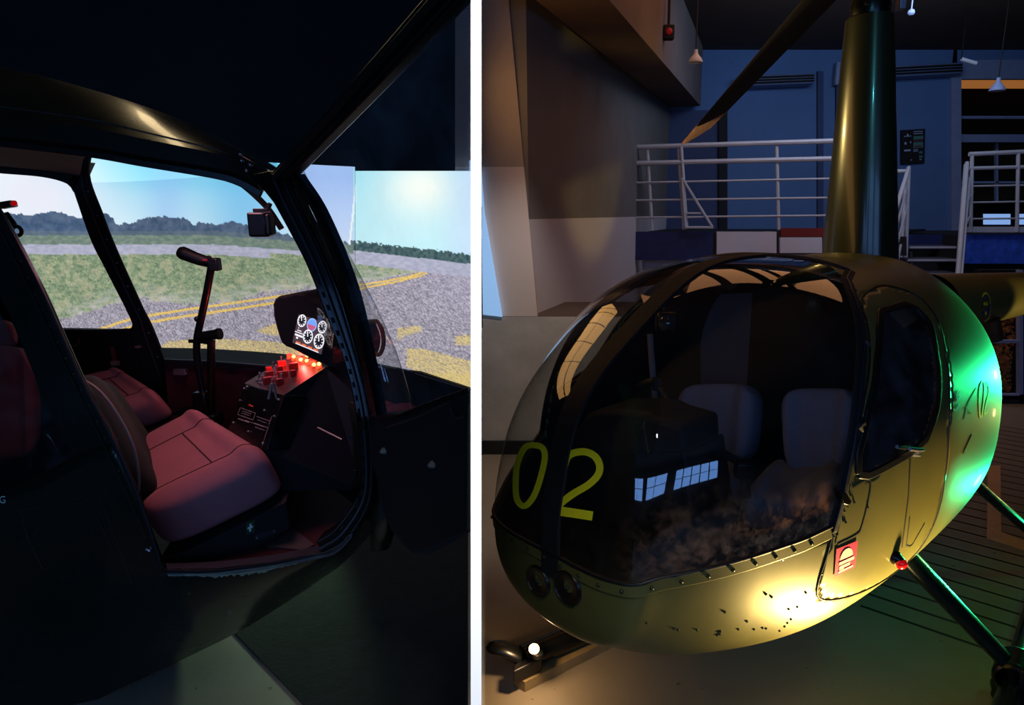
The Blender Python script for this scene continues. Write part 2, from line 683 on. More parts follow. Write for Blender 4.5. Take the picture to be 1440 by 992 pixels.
# raised relief of the back wall: darker left field, dark column, door trim
mb = MB()
mb.prism(bq(930, 155, 1011, 335, YB - 0.02), (0, 0.03, 0))
structure(mb.obj('trim_4', W_backd))
mb = MB()
mb.prism(bq(1011, 150, 1023, 335, YB - 0.08), (0, 0.08, 0))
structure(mb.obj('trim_5', W_dark))
mb = MB()
mb.prism(bq(1150, 100, 1158, 330, YB - 0.05), (0, 0.05, 0))
mb.prism(bq(1176, 96, 1182, 330, YB - 0.05), (0, 0.05, 0))
structure(mb.obj('trim_6', W_backd))
mb = MB()
mb.prism(bq(1338, 104, 1352, 332, YB - 0.06), (0, 0.08, 0))
mb.prism(bq(1352, 84, 1470, 111, YB - 0.06), (0, 0.08, 0))
mb.prism(bq(1352, 189, 1470, 200, YB + 0.05), (0, 0.08, 0))
mb.prism(bq(1352, 163, 1470, 167, YB + 0.05), (0, 0.05, 0))
mb.prism(bq(1352, 255, 1470, 258, YB + 0.3), (0, 0.05, 0))
mb.prism(bq(1401, 190, 1404, 285, YB + 0.3), (0, 0.05, 0))
structure(mb.obj('trim_7', M['trim']))
# brown shelves deep in the opening, the lintel's warm light put in as emission
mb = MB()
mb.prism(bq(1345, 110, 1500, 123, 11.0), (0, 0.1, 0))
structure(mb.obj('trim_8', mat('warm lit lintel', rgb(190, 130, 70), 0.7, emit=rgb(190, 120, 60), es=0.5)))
mb = MB()
mb.prism(bq(1345, 204, 1500, 285, 11.1), (0, 0.1, 0))
structure(mb.obj('trim_9', mat('brown backing', rgb(60, 45, 30), 0.8, var=0.6, vscale=3)))
mb = MB()
for x0, x1 in ((1385, 1421), (1432, 1475)):
    mb.prism(bq(x0, 301, x1, 316, 9.3), (0, 0.04, 0))
structure(mb.obj('window_2', mat('low daylight window', rgb(150, 190, 240), 0.5, emit=rgb(140, 180, 240), es=0.75)))

# shutter boxes / louvred covers on the back wall
def shutter(x0, x1, yt0, yb0, yt1, yb1, label):
    r = empty('shutter_box', P((x0 + x1) / 2, yb0, YB - 0.25), label, 'shutter', 'shutter boxes on the back wall')
    mb = MB()
    mb.prism([P(x0, yt0, YB - 0.28), P(x1, yt1, YB - 0.28), P(x1, yb1, YB - 0.28), P(x0, yb0, YB - 0.28)], (0, 0.28, 0))
    mb.obj('housing', 'shutter', r, bevel=0.02)
    mb = MB()
    for k in range(3):
        f = 0.25 + 0.25 * k
        p0 = P(x0 + 2, yt0 + (yb0 - yt0) * f, YB - 0.3)
        p1 = P(x1 - 2, yt1 + (yb1 - yt1) * f, YB - 0.3)
        mb.tube([p0, p1], 0.012, 6)
    mb.obj('slat', M['black_matt'], r)


shutter(1040, 1147, 106, 121, 102, 117, 'short grey louvred shutter box on the blue back wall, behind the blade')
shutter(1254, 1355, 92, 108, 87, 103, 'long grey louvred shutter box on the blue back wall beside the mast')

# poster
r = empty('poster', P(1284, 231, YB - 0.03), 'dark framed notice board with small pictures of aircraft on the blue wall', 'poster')
mb = MB()
q = [P(1268, 183, YB - 0.05), P(1301, 181, YB - 0.05), P(1300, 229, YB - 0.05), P(1268, 231, YB - 0.05)]
mb.prism(q, (0, 0.05, 0)).obj('frame', M['black_matt'], r)


def quadmap(q, u, v, off):
    a = q[0].lerp(q[1], u)
    b_ = q[3].lerp(q[2], u)
    return a.lerp(b_, v) + Vector(off)


def qpatch(q, u0, v0, u1, v1, off=(0, -0.004, 0)):
    return [quadmap(q, u0, v0, off), quadmap(q, u1, v0, off), quadmap(q, u1, v1, off), quadmap(q, u0, v1, off)]


mb = MB()
for (u0, v0, u1, v1) in [(.5, .2, .92, .3), (.5, .38, .92, .55), (.75, .65, .9, .72), (.75, .78, .9, .85)]:
    mb.quad(*qpatch(q, u0, v0, u1, v1))
mb.each('green_print', mat('green print', rgb(70, 130, 120), 0.6), r)
mb = MB()
for (u0, v0, u1, v1) in [(.1, .18, .4, .2), (.22, .12, .28, .18), (.12, .36, .2, .43), (.1, .58, .38, .63), (.5, .06, .9, .08), (.5, .12, .9, .14), (.5, .59, .7, .61), (.5, .63, .7, .65), (.77, .88, .86, .91), (.38, .88, .44, .91), (.36, .34, .4, .4)]:
    mb.quad(*qpatch(q, u0, v0, u1, v1))
mb.each('pale_print', mat('pale print', rgb(170, 190, 230), 0.6), r)
mb = MB()
mb.quad(*qpatch(q, .5, .32, .9, .355))
mb.quad(*qpatch(q, .55, .48, .85, .53, (0, -0.007, 0)))
mb.each('red_print', mat('red print', rgb(120, 40, 60), 0.6), r)

# gallery deck
def Yg(x):
    return 7.75 - (x - 797) / 378 * 0.75


def PG(x, y, dy=0.0):
    return P(x, y, Yg(x) + dy)


g1_, g2_ = PG(807, 326), PG(1275, 326)
mb = MB()
zt, zb = g1_.z, PG(807, 366).z
ge = PG(1275, 326)
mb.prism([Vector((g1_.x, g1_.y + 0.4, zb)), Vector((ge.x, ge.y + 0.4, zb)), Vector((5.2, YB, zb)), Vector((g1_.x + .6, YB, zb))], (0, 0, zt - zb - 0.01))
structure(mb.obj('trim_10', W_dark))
for k, (x0, y0, x1, y1, m_) in enumerate([(807, 326, 1003, 366, 'navy_fascia'), (1008, 326, 1092, 358, 'white_panel'), (1097, 334, 1156, 356, 'white_panel'), (1098, 321, 1170, 333, 'red_panel')]):
    mb = MB()
    mb.prism([PG(x0, y0), PG(x1, y0), PG(x1, y1), PG(x0, y1)], (0, 0.04, 0))
    structure(mb.obj('trim_%d' % (11 + k), M[m_]))
mb = MB()
mb.prism([PG(1165, 333, -.1), PG(1275, 333, -.1), PG(1275, 360, -.1), PG(1165, 360, -.1)], (0, 0.04, 0))
structure(mb.obj('trim_15', W_dark))
# lower wall under the gallery
mb = MB()
mb.prism([Vector((0.55, 8.1, 0)), Vector((2.6, 7.7, 0)), Vector((2.6, 7.7, 1.2)), Vector((0.55, 8.1, 1.2))], (0, 0.1, 0))
structure(mb.obj('wall_gallery', wallmat('pale plaster', rgb(200, 195, 205))))
mb = MB()
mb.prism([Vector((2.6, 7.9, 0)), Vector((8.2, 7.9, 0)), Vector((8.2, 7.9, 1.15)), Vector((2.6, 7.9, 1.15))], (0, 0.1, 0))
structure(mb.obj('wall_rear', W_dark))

# white railing along the gallery
r = empty('railing', PG(985, 322), 'long white tube railing along the navy edge of the gallery', 'railing')
for ys, rad in (((210, 198), 0.026), ((232, 223), 0.026), ((259, 251), 0.011), ((283, 278), 0.011), ((307, 303), 0.011)):
    pts = [PG(797 if rad > .02 else 803, ys[0]), PG(1185, ys[1])]
    MB().tube(pts, rad, 8).obj('rail', 'white_rail', r, smooth=True)
for x, xb, t in ((800, 809, 210), (910, 917, 206), (954, 962, 205), (1092, 1095, 201)):
    MB().tube([PG(x, t), PG(xb, 323)], 0.02, 8).obj('post', 'white_rail', r, smooth=True)
MB().tube([PG(958, 206, -.03), PG(966, 322, -.03)], 0.018, 8).obj('post', 'white_rail', r, smooth=True)
r = empty('support_bracket', PG(980, 321, -.05), 'white triangular bracket leaning on the gallery railing post', 'bracket')
mb = MB()
mb.tube([PG(959, 250, -.05), PG(1002, 320, -.05)], 0.014, 6)
mb.tube([PG(964, 320, -.05), PG(1003, 320, -.05)], 0.014, 6)
mb.tube([PG(959, 250, -.05), PG(964, 320, -.05)], 0.014, 6)
mb.obj('brace', 'white_rail', r, smooth=True)
mb = MB()
mb.tube([PG(966, 306, -.05), PG(990, 305, -.05)], 0.01, 6)
mb.tube([PG(966, 300, -.05), PG(986, 300, -.05)], 0.01, 6)
mb.obj('rung', 'white_rail', r, smooth=True)

# stairs between the two landings
YS = 6.6
r = None
mb = MB()
steps = [(1278, 346, 1343, 352), (1276, 364, 1345, 369), (1276, 384, 1349, 388), (1272, 402, 1352, 407)]
for k, (x0, y0, x1, y1) in enumerate(steps):
    a = P(x0, y0, YS + 0.6 - 0.25 * k)
    c_ = P(x1, y1, YS + 0.6 - 0.25 * k)
    mb.prism([Vector((a.x, a.y, a.z - .04)), Vector((c_.x, a.y, a.z - .04)), Vector((c_.x, a.y + .3, a.z - .04)), Vector((a.x, a.y + .3, a.z - .04))], (0, 0, 0.04))
st = mb.obj('staircase', mat('stair tread', rgb(60, 62, 76), 0.6))
tag(st, 'short dark open flight of steps with white nosings up to the gallery', 'stairs')
mb = MB()
for k, (x0, y0, x1, y1) in enumerate(steps):
    a = P(x0, y0, YS + 0.6 - 0.25 * k)
    c_ = P(x1, y1, YS + 0.6 - 0.25 * k)
    mb.box(((a.x + c_.x) / 2, a.y - .01, a.z - .015), (c_.x - a.x, 0.02, 0.022))
mb.obj('nosing', 'white_rail', st)
mb = MB()
a = P(1317, 388, YS - .05)
mb.box((a.x, a.y, a.z - .09), (0.07, 0.05, 0.2))
mb.obj('bracket', 'white_rail', st)
mb = MB()
for xx in (1279, 1348):
    a = P(xx, 345, YS + .75)
    c_ = P(xx + 2, 404, YS - .2)
    mb.strip([a, c_], [Vector((a.x, a.y, 0)), Vector((c_.x, c_.y, 0))], (0.03, 0, 0))
mb.obj('stringer', W_dark, st)


def stair_rail(label, top, bot, n, xr, foot):
    r = empty('stair_rail', foot, label, 'railing')
    for (a, c_), rad in zip(top, (0.022, 0.012, 0.012, 0.012, 0.022)):
        MB().tube([a, c_], rad, 8).obj('rail', 'white_rail', r, smooth=True)
    for a, c_ in bot:
        MB().tube([a, c_], 0.02, 8).obj('post', 'white_rail', r, smooth=True)


yy = lambda t: YS + 0.75 - 1.0 * t
stair_rail('white tube handrail down the left side of the steps, beside the mast',
           [(P(1278, 236, yy(0)), P(1258, 300, yy(1))), (P(1276, 262, yy(0)), P(1258, 330, yy(1))), (P(1277, 285, yy(0)), P(1260, 350, yy(1))), (P(1272, 315, yy(0)), P(1263, 365, yy(1))), (P(1258, 241, yy(0.)), P(1278, 241, yy(0)))],
           [(P(1278, 236, yy(0)), P(1274, 362, yy(0.2))), (P(1273, 255, yy(.1)), P(1267, 362, yy(0.4)))], 0, 0, P(1272, 362, YS + .5))
stair_rail('white tube handrail down the right side of the steps, below the alcove',
           [(P(1360, 229, yy(0)), P(1347, 392, yy(1))), (P(1364, 246, yy(0)), P(1352, 392, yy(1))), (P(1368, 270, yy(0)), P(1351, 300, yy(.3))), (P(1366, 300, yy(0)), P(1352, 330, yy(.3)))],
           [(P(1358, 232, yy(0)), P(1346, 394, yy(1)))], 0, 0, P(1350, 394, yy(1)))
# right landing
YR = 7.3
r = empty('railing', P(1400, 325, YR), 'white tube railing on the right landing in front of the dark alcove', 'railing')
for y0, y1, rad in ((217, 212, .024), (237, 234, .02), (262, 260, .01), (285, 283, .01), (308, 307, .01)):
    MB().tube([P(1363, y0, YR), P(1475, y1, YR)], rad, 8).obj('rail', 'white_rail', r, smooth=True)
for x in (1367, 1432):
    MB().tube([P(x, 215, YR), P(x - 2, 326, YR)], 0.02, 8).obj('post', 'white_rail', r, smooth=True)
mb = MB()
mb.prism(bq(1362, 319, 1475, 327, YR), (0, 0.05, 0))
mb.obj('toe_board', 'white_rail', r)
mb = MB()
a, c_ = P(1358, 330, YR + .05), P(1358, 371, YR + .05)
mb.prism([Vector((a.x, a.y, c_.z)), Vector((8.1, a.y, c_.z)), Vector((8.1, a.y, a.z)), Vector((a.x, a.y, a.z))], (0, 0.04, 0))
structure(mb.obj('trim_16', M['blue_fascia']))
mb = MB()
mb.prism([P(1278, 330, YR + .5), P(1360, 330, YR + .5), P(1360, 348, YR + .5), P(1278, 348, YR + .5)], (0, 0.04, 0))
structure(mb.obj('trim_17', M['navy_fascia']))
mb = MB()
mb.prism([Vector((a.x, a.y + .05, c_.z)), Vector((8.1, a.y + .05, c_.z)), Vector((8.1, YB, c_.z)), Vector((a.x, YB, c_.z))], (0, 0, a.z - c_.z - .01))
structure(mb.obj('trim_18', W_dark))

# pendant lamps
def pendant(x, y, Y, rr, label, m_, rod):
    c = P(x, y, Y)
    r = empty('pendant_lamp', c, label, 'lamp', None)
    MB().lathe(c, (0, 0, 1), [(rr, 0), (rr * 1.02, 0.01), (rr * .85, rr * .5), (rr * .4, rr * 1.0), (rr * .28, rr * 1.25), (rr * .26, rr * 1.7), (0.001, rr * 1.75)], 20).obj('lamp_shade', m_, r, smooth=True)
    MB().tube([c + Vector((0, 0, rr * 1.6)), Vector((c.x, c.y, 3.9))], 0.006, 6).obj('cord', M['black'], r)


M['lampwhite'] = mat('white enamel', rgb(210, 212, 222), 0.5)
pendant(978, 88, 6.0, 0.062, 'small white bell shaped pendant lamp hanging near the beam above the gallery', M['lampwhite'], 1)
pendant(1402, 128, 7.0, 0.075, 'grey dome pendant lamp hanging before the warm lit lintel', M['trim'], 1)
c = P(1281, 22, 6.5)
o = MB().lathe(c, (0, 0, 1), [(0.001, 0), (.02, .004), (.032, .02), (.028, .045), (.006, .06), (.006, 3.9 - c.z)], 16).obj('spot_lamp', M['trim'], smooth=True)
tag(o, 'tiny pale round ceiling spot right of the rotor mast', 'lamp')
a, c_ = P(1352, 83, 7.6), P(1373, 89, 7.6)
o = MB().tube([a, c_], 0.02, 8).obj('sensor_bar', M['lampwhite'], smooth=True)
MB().tube([a, Vector((a.x, a.y, 3.9))], 0.006, 6).obj('cord', M['black'], o)
tag(o, 'small pale bar hanging under the dark ceiling at right', 'lamp')
c = P(940, 46, 6.2)
r = empty('warning_lamp', c, 'small box with a dim red beacon hanging under the ceiling by the beam', 'lamp')
MB().box(c, (0.1, 0.08, 0.12)).obj('housing', M['black_matt'], r, bevel=0.01)
MB().ball(c + Vector((0, -0.05, 0)), 0.028, 8).obj('lens', mat('dim red lens', rgb(110, 14, 14), 0.3, emit=rgb(110, 12, 12), es=0.6), r, smooth=True)
MB().tube([c + Vector((0, 0, .05)), Vector((c.x, c.y, 3.9))], 0.012, 6).obj('bracket', M['black_matt'], r)
# small wall sconce box on the back wall
c = P(1177, 104, YB - .1)
o = MB().box(c, (.06, .1, .3)).obj('junction_box', M['trim'], bevel=0.02)
tag(o, 'narrow grey box high on the blue wall left of the mast', 'box')

# display case with bark behind the tail
YD = 5.6
r = empty('display_case', PZ(1420, 610), 'dark framed cabinet filled with brown bark chips behind the tail boom', 'cabinet')
mb = MB()
for (x0, y0, x1, y1) in [(1434, 380, 1439, 625), (1384, 479, 1439, 483), (1384, 555, 1439, 562)]:
    mb.prism(bq(x0, y0, x1, y1, YD), (0, 0.05, 0))
mb.obj('frame', M['trim'], r)
mb = MB()
mb.prism(bq(1380, 380, 1480, 558, YD + .25), (0, 0.1, 0))
mb.obj('back_panel', M['void'], r)
# chips heaped in the case
mb = MB()
rr = random.Random(3)
for k in range(260):
    t = rr.random()
    y = 440 + t * 120
    wd = 26 * (1 - 0.55 * t)
    x = 1411 + (rr.random() - .5) * wd * 1.2
    c = P(x, y, YD + 0.12 + rr.random() * .1)
    R = Matrix.Rotation(rr.random() * 6, 3, 'X') @ Matrix.Rotation(rr.random() * 6, 3, 'Y')
    mb.box(c, (0.025 + rr.random() * .03, .008, .015 + rr.random() * .02), R)
ch = mb.obj('bark', M['bark'], r)
ch['kind'] = 'stuff'
mb = MB()
a = P(1384, 557, YD)
mb.box((a.x + .35, a.y + .15, a.z / 2), (0.8, 0.3, a.z))
mb.obj('plinth', W_dark, r)

# tape L mark on the deck
mb = MB()
tp = [PZ(1389, 655, .004), PZ(1407, 655, .004), PZ(1408, 748, .004), PZ(1445, 762, .004), PZ(1445, 776, .004), PZ(1388, 757, .004)]
o = mb.prism(tp, (0, 0, -0.003)).obj('floor_tape', mat('beige tape', rgb(225, 180, 130), 0.7, var=0.1))
tag(o, 'beige tape marking an L on the ribbed floor behind the left skid', 'tape')
# side and rear enclosing walls
mb = MB()
mb.box((8.3, 4, 1.95), (0.1, 17, 3.9))
structure(mb.obj('wall_right', W_behind))
mb = MB()
mb.box((-6.9, 4, 1.95), (0.1, 17, 3.9))
structure(mb.obj('wall_west', W_behind))
mb = MB()
mb.box((1, -4.4, 1.95), (16, 0.1, 3.9))
structure(mb.obj('wall_front', W_behind))
# base trim of the low wall
mb = MB()
mb.box((0.15, 4.36, 0.05), (1.9, 0.02, 0.1))
structure(mb.obj('baseboard_left', W_dark))

# ================================================================== THE HELICOPTER IN THE HALL
BC = [[1.096, 0.0, 0.838, 0.838], [1.086, 0.225, 0.981, 0.634], [1.01, 0.31, 1.212, 0.56], [0.8, 0.443, 1.374, 0.454], [0.452, 0.589, 1.532, 0.375], [0.001, 0.673, 1.555, 0.397], [-0.501, 0.68, 1.528, 0.45], [-0.9, 0.495, 1.507, 0.482], [-1.3, 0.361, 1.298, 0.58], [-1.6, 0.2, 1.1, 0.7], [-1.7, 0.0, 0.9, 0.9]]
BA, BX, BY = math.radians(43.96211741050537), 0.71446613, 2.30889106
NXP = 2.4
fw = Vector((-math.sin(BA), -math.cos(BA), 0))
lf = Vector((math.cos(BA), -math.sin(BA), 0))
BO = Vector((BX, BY, 0))


def L2W(u, v, w):
    return BO + fw * u + lf * v + Vector((0, 0, w))


def W2L(p):
    q = p - BO
    return (q.dot(fw), q.dot(lf), p.z)


def body_rows(n, m):
    K = len(BC)
    ext = [[BC[1][0], -BC[1][1], BC[1][3], BC[1][2]]] + BC + [[BC[-2][0], -BC[-2][1], BC[-2][3], BC[-2][2]]]
    rows = []
    for k in range(n):
        t = (K - 1) * k / (n - 1)
        i = min(int(t), K - 2)
        f = t - i
        c = []
        for j in range(4):
            p0, p1, p2, p3 = (ext[i + q][j] for q in range(4))
            c.append(.5 * (2 * p1 + (-p0 + p2) * f + (2 * p0 - 5 * p1 + 4 * p2 - p3) * f * f + (-p0 + 3 * p1 - 3 * p2 + p3) * f ** 3))
        u, W, T, Bt = c
        mid = T * .46 + Bt * .54
        row = []
        for a in range(m):
            th = 2 * PI * a / m
            x, y = math.cos(th), math.sin(th)
            cx = math.copysign(abs(x) ** (2 / NXP), x)
            sx = math.copysign(abs(y) ** (2 / NXP), y)
            row.append((u, W * cx, mid + ((T - mid) if sx > 0 else (mid - Bt)) * sx))
        rows.append(row)
    return rows


NB, MBN = 300, 256
rowsL = body_rows(NB, MBN)
bv = [L2W(*p) for r in rowsL for p in r]
bf = []
for i in range(NB - 1):
    for j in range(MBN):
        k = (j + 1) % MBN
        bf.append((i * MBN + j, i * MBN + k, (i + 1) * MBN + k, (i + 1) * MBN + j))
bvh = BVHTree.FromPolygons(bv, bf)


def on_px(x, y, off=0.0):
    d = D(x, y).normalized()
    h, n, i, t = bvh.ray_cast(CAM, d)
    if h is None:
        return None
    if n.dot(d) > 0:
        n = -n
    return h + n * off


def surfn(x, y):
    d = D(x, y).normalized()
    h, n, i, t = bvh.ray_cast(CAM, d)
    return -n if n.dot(d) > 0 else n


def cast(o, d, off=0.0):
    d = Vector(d).normalized()
    h, n, i, t = bvh.ray_cast(o, d)
    if h is None:
        return None, None
    if n.dot(d) > 0:
        n = -n
    return h + n * off, n


def side(u, w, s=1):
    return cast(L2W(u, 2.5 * s, w), lf * (-s))


def band(line, width, thick, name, m, parent, smooth=True, bevel=0.003):
    """raised strip lying on the body; line = [(point, normal)]"""
    line = [q for q in line if q[0] is not None]
    Av, Bv, V = [], [], []
    for i, (p, n) in enumerate(line):
        a = line[max(0, i - 1)][0]
        c_ = line[min(len(line) - 1, i + 1)][0]
        t = (c_ - a).normalized()
        sd = t.cross(n).normalized() * (width / 2)
        Av.append(p + sd - n * 0.004)
        Bv.append(p - sd - n * 0.004)
        V.append(n * (thick + .004))
    return MB().strip(Av, Bv, V).obj(name, m, parent, smooth=smooth, bevel=bevel)


WE = [(1.60, -0.02), (1.545, .02), (1.50, .15), (1.46, .25), (1.38, .36), (1.25, .48), (1.09, .56), (.98, .595), (.905, .615), (.80, .63)]
WEt = sorted([(w, u) for w, u in WE])


def we_u(w):
    return lerp_tab(WEt, w)


def seam_w(u):
    return lerp_tab([(.5, .915), (.615, .905), (.7, .885), (.92, .855), (1.04, .84), (1.09, .82), (1.11, .805)], u)


DWIN = [(.535, 1.045), (.50, 1.035), (.30, 1.065), (.24, 1.085), (.16, 1.16), (.06, 1.3), (-.02, 1.37), (-.02, 1.41), (.02, 1.425), (.20, 1.42), (.28, 1.38), (.37, 1.31), (.47, 1.2), (.53, 1.1)]
DOOR = [(.27, 1.43), (.345, 1.365), (.47, 1.23), (.555, 1.09), (.60, .95), (.62, .85), (.63, .76), (.60, .70), (.5, .665), (.3, .64), (.16, .66), (.12, .8), (.1, 1.1), (.0, 1.28), (-.1, 1.38), (-.12, 1.44), (0.0, 1.475), (.2, 1.46)]
heli = empty('helicopter', L2W(-.2, 0, 0), 'olive helicopter with clear bubble nose marked 02, closed doors and tall mast', 'helicopter')

cls = {'fuselage': MB(), 'windshield': MB(), 'door': MB(), 'door2': MB(), 'window': MB(), 'window2': MB()}
faces = {k: [] for k in cls}
for f in bf:
    q = [W2L(bv[i]) for i in f]
    u = sum(a[0] for a in q) / 4
    v = sum(a[1] for a in q) / 4
    w = sum(a[2] for a in q) / 4
    if u > we_u(w) and w > seam_w(u) and u > -.01:
        faces['windshield'].append(f)
    elif abs(v) > .25 and inpoly(u, w, DWIN):
        faces['window' if v > 0 else 'window2'].append(f)
    elif abs(v) > .25 and inpoly(u, w, DOOR):
        faces['door' if v > 0 else 'door2'].append(f)
    else:
        faces['fuselage'].append(f)


def submesh(fl):
    used = {}
    vs, fs = [], []
    for f in fl:
        g_ = []
        for i in f:
            if i not in used:
                used[i] = len(vs)
                vs.append(bv[i])
            g_.append(used[i])
        fs.append(tuple(g_))
    m_ = MB()
    m_.v, m_.f = vs, fs
    return m_


def thicken(o, t):
    s = o.modifiers.new('t', 'SOLIDIFY')
    s.thickness = t
    s.offset = -1
    return o


o = submesh(faces['fuselage']).obj('fuselage', 'paint', heli, smooth=True)
thicken(o, 0.012)
o.data.materials.append(M['black_matt'])
o.modifiers['t'].material_offset = 1
o.modifiers['t'].material_offset_rim = 1
ws = submesh(faces['windshield']).obj('windshield', 'glass', heli, smooth=True)
# the same acrylic with grime dried on low at the left corner
gm = M['glass'].copy()
gm.name = 'grimy acrylic'
ntg = gm.node_tree
outn = [n for n in ntg.nodes if n.type == 'OUTPUT_MATERIAL'][0]
prev = outn.inputs['Surface'].links[0].from_socket
gg = ntg.nodes.new('ShaderNodeNewGeometry')


def gdot(vec):
    n = ntg.nodes.new('ShaderNodeVectorMath')
    n.operation = 'DOT_PRODUCT'
    ntg.links.new(gg.outputs['Position'], n.inputs[0])
    n.inputs[1].default_value = vec
    return n.outputs['Value']


def grange(src, a, b_, c=0.0, d=1.0):
    n = ntg.nodes.new('ShaderNodeMapRange')
    n.interpolation_type = 'SMOOTHSTEP'
    for k, q in zip(('From Min', 'From Max', 'To Min', 'To Max'), (a, b_, c, d)):
        n.inputs[k].default_value = q
    ntg.links.new(src, n.inputs['Value'])
    return n.outputs[0]


def gmul(a, b_):
    n = ntg.nodes.new('ShaderNodeMath')
    n.operation = 'MULTIPLY'
    ntg.links.new(a, n.inputs[0])
    ntg.links.new(b_, n.inputs[1])
    return n.outputs[0]


v_org = BO.dot(lf)
mz = grange(gdot((0, 0, 1)), .88, 1.12, 1.0, 0.0)
mv = grange(gdot(tuple(lf)), v_org + .18, v_org + .48)
gn1 = ntg.nodes.new('ShaderNodeTexNoise')
gn1.inputs['Scale'].default_value = 22
gn1.inputs['Detail'].default_value = 8
gn1.inputs['Roughness'].default_value = .75
ntg.links.new(gg.outputs['Position'], gn1.inputs['Vector'])
fac = gmul(gmul(mz, mv), grange(gn1.outputs['Fac'], .40, .66, 0, .95))
gd_ = ntg.nodes.new('ShaderNodeBsdfDiffuse')
gd_.inputs['Color'].default_value = (*rgb(190, 135, 95), 1)
gx = ntg.nodes.new('ShaderNodeMixShader')
ntg.links.new(fac, gx.inputs['Fac'])
ntg.links.new(prev, gx.inputs[1])
ntg.links.new(gd_.outputs[0], gx.inputs[2])
ntg.links.new(gx.outputs[0], outn.inputs['Surface'])
ws.data.materials[0] = gm
for key, wk in (('door', 'window'), ('door2', 'window2')):
    d_ = submesh(faces[key]).obj('door', 'paint', heli, smooth=True)
    thicken(d_, 0.012)
    d_.data.materials.append(M['black_matt'])
    d_.modifiers['t'].material_offset = 1
    w_ = submesh(faces[wk]).obj('door_window', 'glass_dark', d_, smooth=True)
    s_ = 1 if key == 'door' else -1
    ln = [side(u, w, s_) for u, w, in [tuple(q) for q in resample([(a, c_, 0) for a, c_ in DWIN + DWIN[:1]], 90, False)] and [(q[0], q[1]) for q in resample([(a, c_, 0) for a, c_ in DWIN + DWIN[:1]], 90, False)]]
    band(ln, 0.022, 0.006, 'window_seal', 'black', d_)
    ln = [side(q[0], q[1], s_) for q in resample([(a, c_, 0) for a, c_ in DOOR + DOOR[:1]], 160)]
    band(ln, 0.007, 0.003, 'door_seal', 'black', d_)
# windshield surround: black edge strips and riveted flange
we_line = [side(q[1], q[0], 1) for q in resample([(a, c_, 0) for a, c_ in WE[2:9]], 60)]
up = [cast(L2W(.02 + .1 * abs(vv) ** 2, vv, 3), (0, 0, -1)) for vv in [(.3 - .6 * k / 24) for k in range(25)]]
we2 = [side(q[1], q[0], -1) for q in resample([(a, c_, 0) for a, c_ in WE[2:9]], 60)]
band(we_line[::-1] + up + we2, 0.034, 0.004, 'windshield_frame', 'black_matt', heli)
band(up[-3:] + we2, 0.07, 0.003, 'far_frame', 'black_matt', heli)
band(we_line[::-1] + up + we2, 0.004, 0.008, 'windshield_bead', M['seal'], heli)
sl = []
for k in range(101):
    ph = -1.0 + 2.0 * k / 100
    v0 = 0
    u0, w0 = 0.2, .86
    d_ = fw * math.cos(ph * 1.16) + lf * math.sin(ph * 1.16)
    for it in range(4):
        org = L2W(u0, 0, w0) + d_ * 3
        h, n = cast(org, -d_)
        if h is None:
            break
        w0 = seam_w(W2L(h)[0])
    if h is not None and W2L(h)[0] > we_u(W2L(h)[2]) - .01:
        sl.append((h, n))
band(sl, 0.034, 0.005, 'seam_flange', 'paint', heli)
band([(p + Vector((0, 0, .019)), n) for p, n in sl], 0.008, 0.008, 'seam_bead', 'black', heli)
mb = MB()
for k in range(2, len(sl) - 2, 3):
    p, n = sl[k]
    mb.ball(p + n * .006, .0055, 5)
for k in range(6, len(we_line), 5):
    p, n = we_line[k]
    mb.ball(p + n * .004 - fw * .028, .005, 5)
for (x, y) in [(1019, 861), (1072, 883), (1050, 874), (1109, 857), (1121, 854), (1133, 834), (1085, 840), (1077, 836), (1100, 787), (1103, 784), (1038, 885), (1060, 885), (1077, 884), (1096, 887), (1103, 881), (1107, 876), (1112, 871), (1010, 889), (1012, 892), (1008, 893), (1013, 888), (947, 884), (953, 886), (980, 886), (909, 876), (1155, 807), (1190, 700), (1196, 697), (1201, 707), (1187, 719), (1186, 733), (1189, 735), (1172, 755), (1177, 752), (1220, 714), (1184, 705), (1192, 712), (1181, 727)]:
    p = on_px(x, y, .001)
    if p:
        mb.ball(p, .0035, 4)
mb.each('rivet', 'rivet', heli, smooth=True)
# hatch outline on the door
def pxline(pts, n=30, smooth=False):
    out = []
    for q in resample([(a, c_, 0) for a, c_ in pts], n, smooth):
        d = D(q[0], q[1]).normalized()
        h, nn, i, t = bvh.ray_cast(CAM, d)
        if h is None:
            continue
        out.append((h, -nn if nn.dot(d) > 0 else nn))
    return out


M['groove'] = mat('panel gap', rgb(18, 18, 10), 0.8)
band(pxline([(1175, 765), (1184, 720), (1194, 685), (1197, 683)], 20), .004, .0015, 'panel_gap', 'groove', heli, bevel=0)
band(pxline([(1199, 686), (1219, 675), (1224, 678), (1222, 700), (1212, 740), (1205, 752), (1178, 766)], 40, True), .004, .0015, 'panel_gap', 'groove', heli, bevel=0)
band(pxline([(1366, 612), (1354, 638)], 8), .004, .0015, 'panel_gap', 'groove', heli, bevel=0)
band(pxline([(1279, 728), (1274, 768), (1281, 769), (1300, 736)], 16), .004, .0015, 'panel_gap', 'groove', heli, bevel=0)
band(pxline([(1280, 640), (1277, 700), (1268, 770)], 16), .005, .0015, 'panel_gap', 'groove', heli, bevel=0)

# centre post over the bubble
cl = {}
for s in (0,):
    cl = []
    for k in range(70):
        a = math.radians(96 - 104 * k / 69)
        d_ = fw * math.cos(a) + Vector((0, 0, 1)) * math.sin(a)
        h, n = cast(L2W(.15, 0, .9) + d_ * 3, -d_)
        cl.append((h, n))
band(cl, 0.066, 0.006, 'center_post', 'black_matt', heli)

